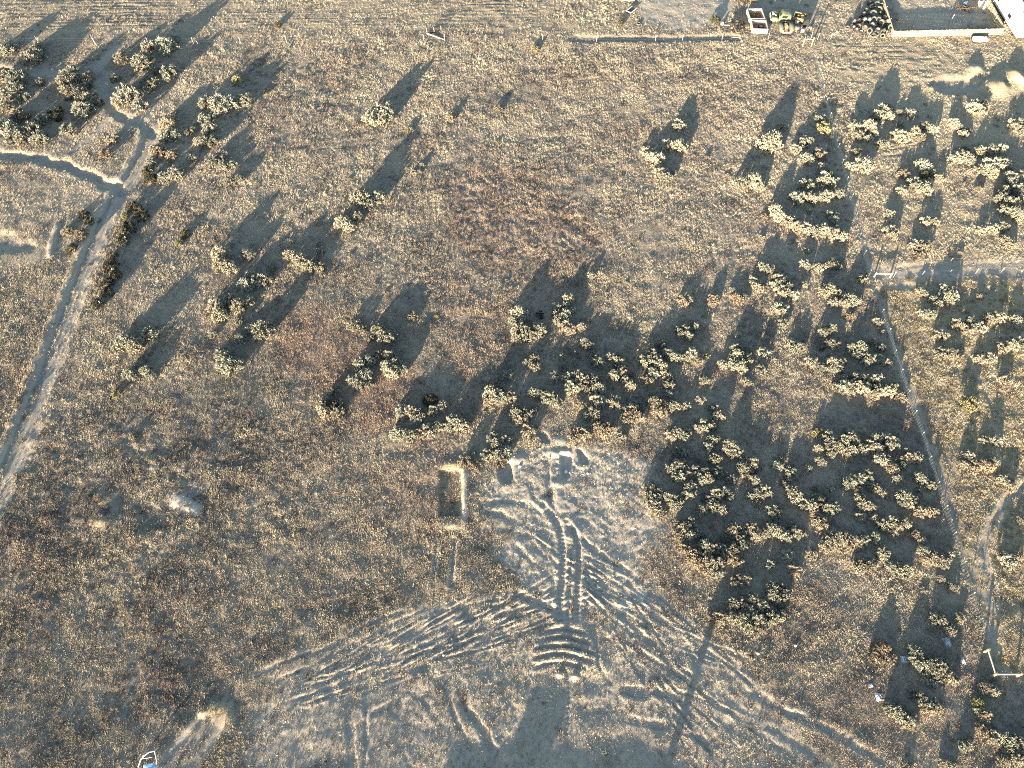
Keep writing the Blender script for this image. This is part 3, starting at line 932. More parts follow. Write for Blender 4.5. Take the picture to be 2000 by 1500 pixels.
# ------------------------------------------------------------------ sagebrush
# crowns as seen in the photo, tile by tile: x y half-width in quarter pixels of the tile, then what it is:
# (none) sage, p pale, d dry straw, y yellow-green, k dark, b brown
TILES = {  # bushes on the road's left verge stand in for patches of shaded ground
(0, 0): """265 450 75;300 375 45;30 390 60;105 370 40;30 600 60;140 620 75;315 640 35;130 700 55;30 740 55;45 840 50;180 760 45;150 900 60 d;
560 590 70;500 650 55;690 600 45 d;690 665 40;540 720 60;630 740 60;720 780 65;650 860 75;330 940 50;440 890 55 k;45 1000 70;110 1060 70;250 1010 60;310 1080 60;
180 1080 60 d;530 1010 55;950 460 55;1120 490 80;1170 370 50;1300 370 70;1370 315 35;1320 580 60;1230 560 35;900 610 35;1170 650 65;1000 740 75;940 790 55;
1090 830 55;1060 730 40;1860 630 40 y;1620 800 60;1720 800 60;1800 820 60;1720 860 60;1910 780 55 p;1660 920 40;1590 930 45;1640 1010 50;1640 1110 60;1560 1110 40;
1480 1020 40;1320 950 60 d;1340 1060 60;1280 1080 40;1230 1180 60 d;1340 1210 45 d;1180 1270 40;1370 1350 60;1280 1380 50;1500 1240 40;1660 1270 50;1740 1220 40;
1740 1300 40;1820 1290 30;1870 1400 35;1790 1420 40;1150 1330 40 k;880 1090 45 d;820 1200 45 d;1180 1400 45 k""",
(500, 0): """1000 870 70;900 930 60 p;960 940 50;1350 765 12 p;1520 920 35 d;1890 850 30 d;1195 1010 25 y;1885 1110 15 y;1180 1320 15 p;1230 1355 22 p;1300 1295 22 p;1275 1345 18 p;
1160 1390 12 p;1270 1415 15 p;730 1400 16 p;520 1420 12 p;605 1475 14 p;170 190 25 k;80 720 20 k""",
(1000, 0): """1300 985 50 p;1225 1140 50 p;1310 1145 55 p;1060 1190 50 p;1120 1245 60 p;1160 1360 55;1200 1390 45;1265 1350 20 p;955 1165 10 p;1420 1215 12 p;1520 1230 18 d;
1685 1370 16 d;180 380 28 y;1975 1140 60 p;1800 1440 55;1880 1420 60 p;1930 1460 40 p;1590 160 38 k;850 180 25 k""",
(1500, 0): """110 995 35 p;30 1110 70 p;60 1150 50;290 1110 50 p;220 1165 40;300 1240 50;420 930 40;430 1000 50 y;400 1200 45 d;430 1310 40;450 1410 65 p;300 1450 55 p;510 1400 40;
670 1000 40;780 1000 50 p;820 1050 35;700 1060 40;780 1090 30 p;890 890 70 p;930 850 40;1030 880 25;1110 890 40 p;1030 970 28 p;1000 1060 40;1050 1080 50 p;1140 1040 45 p;
1220 990 40;1280 1020 40 p;1190 1080 35;900 1130 50 p;750 1290 65 p;690 1190 35;640 1300 35 p;1450 970 40 p;1500 1000 30;1520 1050 35 p;1570 1020 20;1610 840 50 p;1680 830 40;
1660 880 40 p;1940 980 55 p;1980 1030 40;1550 1155 28 p;1460 1240 45 p;1530 1220 45 p;1570 1250 40;1660 1185 45 p;1740 1180 45;1810 1170 50 p;1720 1300 55 p;1790 1290 50 p;
1650 1330 45 p;1860 1290 40;1750 1350 40 p;1210 1300 55 p;1290 1355 25 d;1330 1400 35 p;1060 1360 40 d;1140 1440 50 p;1220 1480 50 p;1050 1490 40 p;1900 1400 55;1980 1380 50;
1840 1490 40;1950 1480 50;1650 1480 30 d;1230 1370 40 k""",
(0, 375): """1730 480 60;1730 570 60 p;1800 600 55 p;1930 490 50;1960 660 45;1920 730 55;1990 700 50;1690 900 55 p;1800 860 50;1870 900 60 p;1720 970 55 p;1870 1010 40;1970 1080 40;
1660 1110 30 p;1880 1150 45;1740 1280 55;1780 1360 70 p;1860 1350 45 p;1600 735 15 p;1000 1180 70;1060 1200 60 p;920 1200 45 p;1170 1110 55;1090 1370 35 p;1140 1400 40 p;
1020 1430 50 p;1180 1440 35;1040 110 45 k;1100 180 50 k;970 190 25 y;1000 280 50 k;950 390 45 k;980 330 40 k;870 580 50 k;900 660 45 k;830 720 45 k;840 790 40 k;760 880 40 k;
880 500 35 k;650 180 40 k;700 240 35 k;640 340 50 b;560 440 40 k;520 300 40 d;1400 400 30 y;1440 330 35 k;1940 860 40 p""",
(500, 375): """820 60 70;870 100 50;950 40 50 p;680 250 55 p;780 200 45;740 280 40 p;270 500 50 p;340 540 55 p;420 590 45 p;500 590 35 d;520 650 22 d;500 470 35;490 410 22;280 390 20;
205 450 18;130 590 35;600 250 10 p;55 700 55 p;330 215 15 p;735 490 15 y;60 1080 70;20 1120 50 p;1015 790 18 d;770 1050 50 p;830 1080 40 d;960 1080 50;1010 1140 60;
890 1150 35 d;1060 1130 40;1220 970 40 d;960 1280 40;1040 1280 40 p;810 1350 45;880 1320 45;1020 1370 45 p;1100 1350 45;1080 1420 50 p;1150 1390 35;770 1480 50;860 1440 50;
1410 970 18 y;935 720 14 p;1540 1420 12 y;1960 690 15 p;1970 1440 40;1900 1480 35""",
(1000, 375): """620 650 30 p;900 705 14 p;440 840 40 p;420 890 30;350 900 35;350 960 35;420 960 45;350 1000 35 p;470 930 30;60 950 60 p;20 1010 40 p;60 1080 55;130 1110 50;210 1080 50;
120 1140 45 p;40 1150 40 p;220 1100 40;420 1060 50 d;540 1050 35 p;470 1070 35 d;220 960 30 k;570 1170 35 p;610 1200 35;585 1210 35;490 1250 25;400 1290 25 p;490 1330 25;
400 1370 30;630 1290 40;680 1340 45;650 1320 35;770 1300 35;830 1330 40;860 1400 40;790 1440 40;820 1280 20;170 1300 40 d;130 1340 40 p;180 1370 40 d;340 1450 45 p;430 1460 40;
520 1460 50 p;620 1480 50;890 1480 35 p;1040 1330 45 p;1100 1290 50;1130 1340 50;1170 1370 40 p;1160 1200 35;1210 1270 40;1260 1300 40;1300 1300 35;1400 1270 50 p;1440 1320 40 d;
1350 1300 35;1100 1420 40;1200 1440 40 p;1240 1470 30;1060 1480 40 d;1340 1100 50;1430 1050 40;1300 1080 30;1380 1130 35;1360 850 50 d;1570 840 40 d;1560 870 30 d;1720 770 25;
1760 830 45 d;1820 820 30;1890 700 40 p;1920 750 40 d;1960 590 40 p;1980 610 35;1950 355 20 p;1750 1230 45;1760 1280 45 p;1830 1310 45;1730 1330 40 p;1640 1350 35 p;1780 1370 50 p;
1850 1240 30;1940 1390 40 p;1960 1260 40;1500 970 18 y;1520 1280 25 y;1510 1480 40 p;1830 1480 35 p;1970 190 25 d""",
(1500, 375): """230 50 55;330 50 50 p;450 40 50;550 20 40;320 150 25;500 190 45 p;520 230 35;390 190 15;60 160 50 p;100 200 45 p;160 240 50 p;220 280 45 p;300 290 50 p;370 310 50 p;440 300 40 p;
480 330 40;560 350 50 p;530 310 35;300 465 25 p;280 570 35 p;310 590 25;500 570 40;540 590 30;390 600 35 p;440 590 25;20 610 35;80 700 50;140 740 45;100 790 45 p;60 730 40;200 810 35 p;
160 800 35;280 720 28;480 770 50 p;430 790 40 p;540 790 35;640 850 50 p;690 860 30;590 880 35 p;510 870 35;720 690 35 p;740 670 30;640 970 30 d;100 910 50 p;880 1085 25 d;850 1020 35;
880 1010 25;120 1030 35 p;200 1200 50 p;260 1210 35;430 1100 35;500 1070 35 p;520 1190 40 p;470 1180 30;460 1090 30;660 1220 40 p;720 1220 45 p;760 1250 35;690 1280 35;820 1180 30;
890 1220 35;420 1220 22 k;790 1310 45;760 1340 35;880 1310 40;920 1340 40 p;340 1330 45 p;400 1370 40;510 1340 45 p;570 1330 35;560 1380 35;500 1390 35;590 1470 35;680 1460 40;
760 1470 40;840 1470 45 p;15 1250 20;950 180 40;960 320 55 p;1230 240 40 p;1290 240 35 p;1140 420 40 p;1240 420 40;1170 480 40 d;1200 430 40;1830 60 50;1900 90 50 p;1850 150 45;
1930 180 50 p;1980 60 40;1760 290 40 p;1840 280 40;1670 300 35 p;1850 380 40;1890 410 40 p;1500 480 20 p;1960 20 40;1390 770 50 p;1420 820 50 p;1350 810 40 p;1310 860 45;1210 950 35 p;
1270 960 40;1650 820 25 d;1480 1040 45 p;1590 1010 40;1640 1060 50 p;1560 1080 40 d;1720 990 45 p;1800 980 45 p;1940 1010 50 p;1830 1220 45 p;1900 1200 45 p;1960 1190 50;1660 1310 40 p;
1740 1300 40 p;1340 1260 45 p;1430 1270 45 p;1350 1120 50 p;1850 1470 50 d;1200 780 40 d;1490 1290 30 d""",
(0, 750): """910 80 35 y;1190 1350 20 p;1040 410 30 d;140 150 25 d;700 880 20 k""",
(500, 750): """620 60 40;580 170 55 k;540 220 45 p;640 230 45;650 150 30;520 180 40 p;810 20 40 p;880 10 30;1150 210 45 p;1210 230 45 p;1270 250 45;1250 280 40 p;1130 260 35;1100 390 50 p;
1190 400 50 p;1280 390 45 d;1350 370 50;1420 340 40 p;1390 210 40;1360 130 50 k;1460 180 40 p;1370 230 30;1540 300 50 p;1600 330 55 p;1630 340 40 d;1510 340 35;1840 90 60 p;1900 110 50;
1830 140 45 d;1910 30 35;1990 110 40;1700 190 25 p;1790 225 18 d;1850 430 45;1920 430 40;1870 480 40 p;1800 560 45 p;1890 560 45;1960 530 40 p;1700 540 28;1630 620 45 d;1710 640 45 d;
1900 610 50 d;1990 450 30;1940 590 30;940 560 12 y""",
(1000, 750): """160 80 40;230 90 40;300 120 50 p;340 150 40;270 130 40;40 240 50 p;120 240 45;170 210 30;60 290 45;40 200 35;460 40 50 p;590 30 50;680 40 45 p;520 30 40;660 140 50 p;690 170 30;
530 160 45 d;800 150 55 p;640 230 45;590 260 35;670 270 35;650 200 40;950 230 55 d;900 220 40 p;920 280 45 d;1000 270 40 d;1010 180 35;760 350 50 d;680 350 50 d;720 380 45 d;850 410 35 p;
560 400 45 d;500 380 40 d;480 430 40 d;120 370 50 d;1120 150 50 d;1180 170 45 d;1240 170 40 p;1280 170 40 p;1350 180 40 p;1160 220 50 d;1220 10 45 p;1220 75 30;920 20 40 p;1480 125 35 p;
1600 210 40;1620 250 40 p;1590 260 35;1560 190 30;1500 330 45 p;1560 330 35;1450 350 35;1580 310 25;1240 400 40;1290 380 40;1340 420 35;1370 380 30;1560 440 40;1530 490 35;1600 430 30;
1700 490 50 p;1740 530 45 p;1680 520 40;1720 560 35;1770 540 35;1290 530 35;1350 540 35;1340 620 30;1590 590 40 p;1560 600 35;1550 550 30;1450 590 25 d;1820 610 45 p;1880 620 45 p;
1910 660 40;1800 660 45;1830 700 45 d;1290 640 45 p;1240 670 45;1330 660 35;1300 730 45 p;1270 750 35;1370 690 35;1440 690 45;1500 690 40;1520 740 45 p;1470 750 40;1550 760 30;1610 680 40;
1600 710 30;1710 750 40;1690 720 30;1390 810 45;1370 860 45 p;1410 850 30;1600 860 45 p;1650 850 45;1690 880 35;1560 900 40;1540 950 40;1590 970 45 p;1630 990 40;1480 980 40;1460 1020 30;
1500 880 30;1060 850 50 d;1110 830 45;1090 890 45 p;1170 880 45;1240 900 50 p;1290 920 45 p;1270 960 40;1110 960 50 p;1150 1000 45 d;1080 940 40;1900 760 40;1920 870 45;1960 830 45 p;
1860 880 30;1920 920 40 d;1990 860 40;1390 1090 40;1330 1130 40;1300 1190 45 d;1390 1190 40;1440 1170 35;1490 1190 25;1720 1150 50;1790 1150 40 p;1860 1130 45;1900 1180 45 p;1770 1200 40;
1740 1200 30;1650 1210 30;1510 1270 50;1570 1280 45 p;1530 1320 40;1650 1300 45;1720 1290 45;1800 1260 40;1690 1350 45 d;1620 1340 35;1340 1290 35 d;1400 1330 50 d;1450 1350 45 d;
1530 1390 50 p;1600 1410 50 p;1520 1450 50 d;1430 1400 45 d;1380 1290 40 d;1760 1390 45 d;1600 1480 40;1980 1170 35;1290 1090 30""",
(1500, 750): """690 20 50 p;750 40 50 p;590 30 50;540 30 40 d;640 50 40;860 60 50 p;930 60 45 p;960 40 45;820 90 40 p;1030 100 45 d;400 390 45 y;460 420 45;490 480 50 p;560 470 45 p;490 530 45;
600 440 40;640 410 45 p;670 440 40;620 390 30;390 510 35 p;610 530 45 d;660 520 40;740 510 40 p;790 480 40;720 490 35;840 430 40 p;870 420 35;850 510 40 p;950 450 45 p;990 470 40;
940 490 40;1090 530 25 p;870 600 45 p;900 570 35;930 620 40 d;970 660 45 p;1050 640 30;1100 590 40 p;1150 580 45 p;1180 590 30;1030 590 30;410 610 40 p;310 660 35 p;90 590 30;70 640 40 p;
170 690 40 p;160 740 30;210 720 30;120 780 25;650 760 45 p;710 750 40;770 720 45 p;740 690 30;620 790 40;680 810 40 d;800 790 35;840 820 40 p;890 850 35 p;720 840 30 d;1020 750 40 p;
1180 740 50;1220 730 30;1260 800 40 p;1180 830 25;190 850 50;230 880 45 p;200 890 45;280 950 45 p;340 950 45;370 820 25;470 830 40 p;360 900 35;420 940 45;470 980 45 p;520 970 40;
370 1010 40 d;410 1090 50 d;380 1050 40 d;720 900 40 p;760 950 45 p;800 970 35;730 960 35;720 1040 40 d;1060 890 55 p;1110 910 45;1040 920 40;1090 950 40 p;1030 870 35;1180 1000 45 d;
1240 1000 40 d;1290 1000 35 d;830 1050 35;890 1100 45 p;950 1080 40 p;1010 1110 45;1070 1090 40 p;970 1140 50 d;30 1000 45;80 1020 35;60 1060 35;30 1140 45 p;80 1160 40;130 1200 45 p;
180 1100 30;220 1170 45;270 1160 30;230 1110 20;490 1220 50 p;560 1210 50 p;540 1260 50 d;600 1200 40;620 1250 50 d;680 1230 45 p;740 1220 45;840 1200 45 p;700 1270 40 d;450 1270 45 d;
340 1330 40 d;160 1340 45 p;20 1420 40;890 1320 45;910 1360 35 p;1200 1220 35 d;1150 1180 40 d;1220 1310 45 p;1280 1350 50 d;1350 1380 50 p;1370 1410 40;1240 1380 40 d;1410 1340 35;
200 1460 50 d;730 1410 45 p;780 1430 50;810 1400 35;700 1440 45 p;1010 1450 50 p;1080 1450 45 p;960 1430 40;1060 1490 40;1690 440 35 p;1770 450 45 p;1560 560 45 p;1530 630 35;1600 640 45 d;
1700 640 50 d;1760 610 40;1840 750 40 p;1570 150 60 y;1870 1380 60 p;1940 1350 40 d;1900 810 35 p;1980 1060 30""",
(1000, 1125): """1760 40 50;1830 30 40 p;1780 230 50 p;1720 220 40;1850 280 45;1920 340 50 p;1800 330 50;1730 330 45 p;1620 330 50 d;1570 330 40 d;1830 400 45 p;1940 410 45 d;1870 180 45;
1940 230 45 p;1980 360 40;1750 605 12 p;1920 810 10 p""",
(1500, 1125): """40 100 50 p;110 110 45;20 160 45;70 190 45 p;120 160 35;40 330 50 p;20 280 40;90 310 40 p;1310 340 45;1350 350 40 p;1400 400 40;1430 440 35;1380 370 30 p;1500 330 40 d;1440 80 40;
1350 20 30 d;1220 110 25;1150 600 55;1190 600 40 p;1200 690 55 p;1260 700 45;1330 710 55 p;1390 690 40;1300 760 45 p;1360 790 50 d;1420 800 50 p;1460 810 35;1240 800 40;1290 840 35;
1130 660 40;1130 920 35;1190 940 35;1280 980 40 d;1230 1000 45 p;1180 990 30;1240 1040 50 d;1320 1040 40 d;1000 1070 60;960 1040 45 p;1060 1080 45 p;1080 1140 50 p;1130 1160 40 d;
1110 1100 40;1700 880 50 p;1760 900 45;1650 990 45 y;1690 1090 50 d;1650 1060 40;1560 1310 40 p;1530 1330 40;1720 1240 50 d;1780 1270 50 p;1860 1280 50;1930 1290 50 p;1990 1300 45;
1820 1320 45 d;1880 1340 40;1960 1350 45 d;1660 1190 40 d;1840 1450 45 p;1940 1440 40;1370 1470 35;1440 1480 30;1540 1290 30;1990 1400 30;900 570 55 b;850 640 50 b;950 640 45 b;
1090 1490 35""",
}

lumps = []
for (ox, oy), txt in TILES.items():
    for it in txt.replace('\n', '').split(';'):
        q = it.split()
        if len(q) < 3: continue
        lx, ly, lr = ox + float(q[0]) / 4, oy + float(q[1]) / 4, float(q[2]) / 4
        k = q[3] if len(q) > 3 else ''
        rm = lr / ppm(ly)
        p = at(lx, ly, 0.45 * rm)
        lumps.append([p.x, p.y, rm, k, lx, ly, lr])

# neighbouring crowns that grow from one root become one shrub
LIMIT = 285
KIND = {'': 'sagebrush', 'p': 'sagebrush', 'd': 'dry_bush', 'b': 'dry_bush', 'y': 'rabbitbrush', 'k': 'dark_bush'}
par = list(range(len(lumps)))


def root_of(i):
    while par[i] != i: par[i] = par[par[i]]; i = par[i]
    return i


pairs = []
for i in range(len(lumps)):
    for j in range(i + 1, len(lumps)):
        a, b = lumps[i], lumps[j]
        if KIND[a[3]] != KIND[b[3]]: continue
        d = math.hypot(a[0] - b[0], a[1] - b[1])
        q = d / (a[2] + b[2])
        if q < 1.32: pairs.append((q, i, j))
pairs.sort()
members = {i: [i] for i in range(len(lumps))}
n_kind = {k: sum(1 for l in lumps if KIND[l[3]] == k) for k in KIND.values()}
for q, i, j in pairs:
    if KIND[lumps[i][3]] == 'sagebrush' and n_kind['sagebrush'] <= LIMIT: continue
    if KIND[lumps[i][3]] != 'sagebrush' and q > 0.8: continue
    a, b = root_of(i), root_of(j)
    if a == b or len(members[a]) + len(members[b]) > 7: continue
    P = [lumps[k] for k in members[a] + members[b]]
    ex = max(p[0] + p[2] for p in P) - min(p[0] - p[2] for p in P)
    ey = max(p[1] + p[2] for p in P) - min(p[1] - p[2] for p in P)
    if max(ex, ey) > 5.0: continue
    par[b] = a
    members[a] += members.pop(b)
    n_kind[KIND[lumps[i][3]]] -= 1


def crown_mesh(seed, n_clump=15, leaves=84):
    """one crown of unit radius and height 1: many spiky tufts of narrow leaves on a low dome"""
    r = np.random.default_rng(seed)
    V, Fc = [], []
    heads = []
    ga = math.pi * (3 - math.sqrt(5))
    for k in range(n_clump):
        q = (k + 0.5) / n_clump
        rad = math.sqrt(q) * 0.80
        a = k * ga + r.uniform(-0.35, 0.35)
        rad *= r.uniform(0.85, 1.12)
        z = math.sqrt(max(0.05, 1 - (rad / 1.0) ** 2)) * r.uniform(0.60, 0.86) - 0.08
        heads.append((np.array([rad * math.cos(a), rad * math.sin(a), z]), r.uniform(0.8, 1.2)))
    for k in range(7):
        a = r.uniform(0, 6.28)
        heads.append((np.array([0.78 * math.cos(a), 0.78 * math.sin(a), r.uniform(0.10, 0.28)]), r.uniform(0.6, 0.9)))
    for c, s in heads:
        ax = np.array([c[0] * 0.75, c[1] * 0.75, 0.75 + 0.3 * c[2]])
        ax /= np.linalg.norm(ax)
        for m in range(leaves):
            d = ax * 0.75 + r.normal(0, 0.55, 3)
            d /= np.linalg.norm(d)
            L = s * r.uniform(0.12, 0.26)
            b = c - ax * 0.09 * s + d * 0.03 + r.normal(0, 0.035, 3)
            t = np.cross(d, r.normal(size=3)); t /= np.linalg.norm(t)
            w = s * r.uniform(0.020, 0.037)
            o = len(V)
            V += [b, b + d * L * 0.55 + t * w, b + d * L, b + d * L * 0.55 - t * w]
            Fc.append((o, o + 1, o + 2, o + 3))
    # dense inner leaves that close the crown
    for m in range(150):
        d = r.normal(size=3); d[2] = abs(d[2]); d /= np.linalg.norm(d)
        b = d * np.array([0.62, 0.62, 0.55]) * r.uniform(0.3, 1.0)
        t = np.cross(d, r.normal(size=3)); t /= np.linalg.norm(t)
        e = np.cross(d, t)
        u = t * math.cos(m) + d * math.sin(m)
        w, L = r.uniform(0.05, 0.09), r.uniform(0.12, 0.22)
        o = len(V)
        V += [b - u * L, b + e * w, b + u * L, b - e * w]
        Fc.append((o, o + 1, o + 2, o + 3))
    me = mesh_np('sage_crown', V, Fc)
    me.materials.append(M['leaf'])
    me.materials.append(M['leaf_brown'])  # inner leaves darker, shade of the gaps put into their colour
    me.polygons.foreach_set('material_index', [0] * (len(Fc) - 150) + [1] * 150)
    return me


def stem_mesh(seed):
    r = np.random.default_rng(seed)
    mb = MB()
    for k in range(6):
        a = k * 1.05 + r.uniform(-.3, .3)
        p0 = (0.05 * math.cos(a), 0.05 * math.sin(a), -0.06)
        p1 = (0.26 * math.cos(a + .2), 0.26 * math.sin(a + .2), 0.28)
        rad = r.uniform(0.45, 0.7)
        p2 = (rad * math.cos(a), rad * math.sin(a), r.uniform(0.5, 0.68))
        mb.tube(p0, p1, 0.06, 0.04, 5, False)
        mb.tube(p1, p2, 0.04, 0.015, 5, False)
    me = mb.mesh('sage_stem')
    me.materials.append(M['twig'])
    return me


CROWNS = [crown_mesh(200 + k, 11 + (k * 5) % 11, 95 - 4 * ((k * 5) % 11)) for k in range(9)]
STEMS = [stem_mesh(300 + k) for k in range(4)]
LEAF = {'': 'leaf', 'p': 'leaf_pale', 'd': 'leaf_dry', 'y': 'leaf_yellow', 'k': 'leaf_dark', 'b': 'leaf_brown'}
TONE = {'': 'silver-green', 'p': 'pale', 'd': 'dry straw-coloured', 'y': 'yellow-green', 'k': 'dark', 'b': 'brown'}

shrubs = []
for ids in members.values():
    P = [lumps[k] for k in ids]
    w = sum(p[2] ** 2 for p in P)
    cx, cy = sum(p[0] * p[2] ** 2 for p in P) / w, sum(p[1] * p[2] ** 2 for p in P) / w
    ks = [p[3] for p in P]
    k = max(set(ks), key=lambda s: sum(p[2] ** 2 for p in P if p[3] == s))
    lx, ly = sum(p[4] for p in P) / len(P), sum(p[5] for p in P) / len(P)
    shrubs.append(dict(P=P, x=cx, y=cy, k=k, px=lx, py=ly, area=sum(p[6] ** 2 for p in P), w=max(p[0] + p[2] for p in P) - min(p[0] - p[2] for p in P)))
shrubs.sort(key=lambda s: -s['area'])

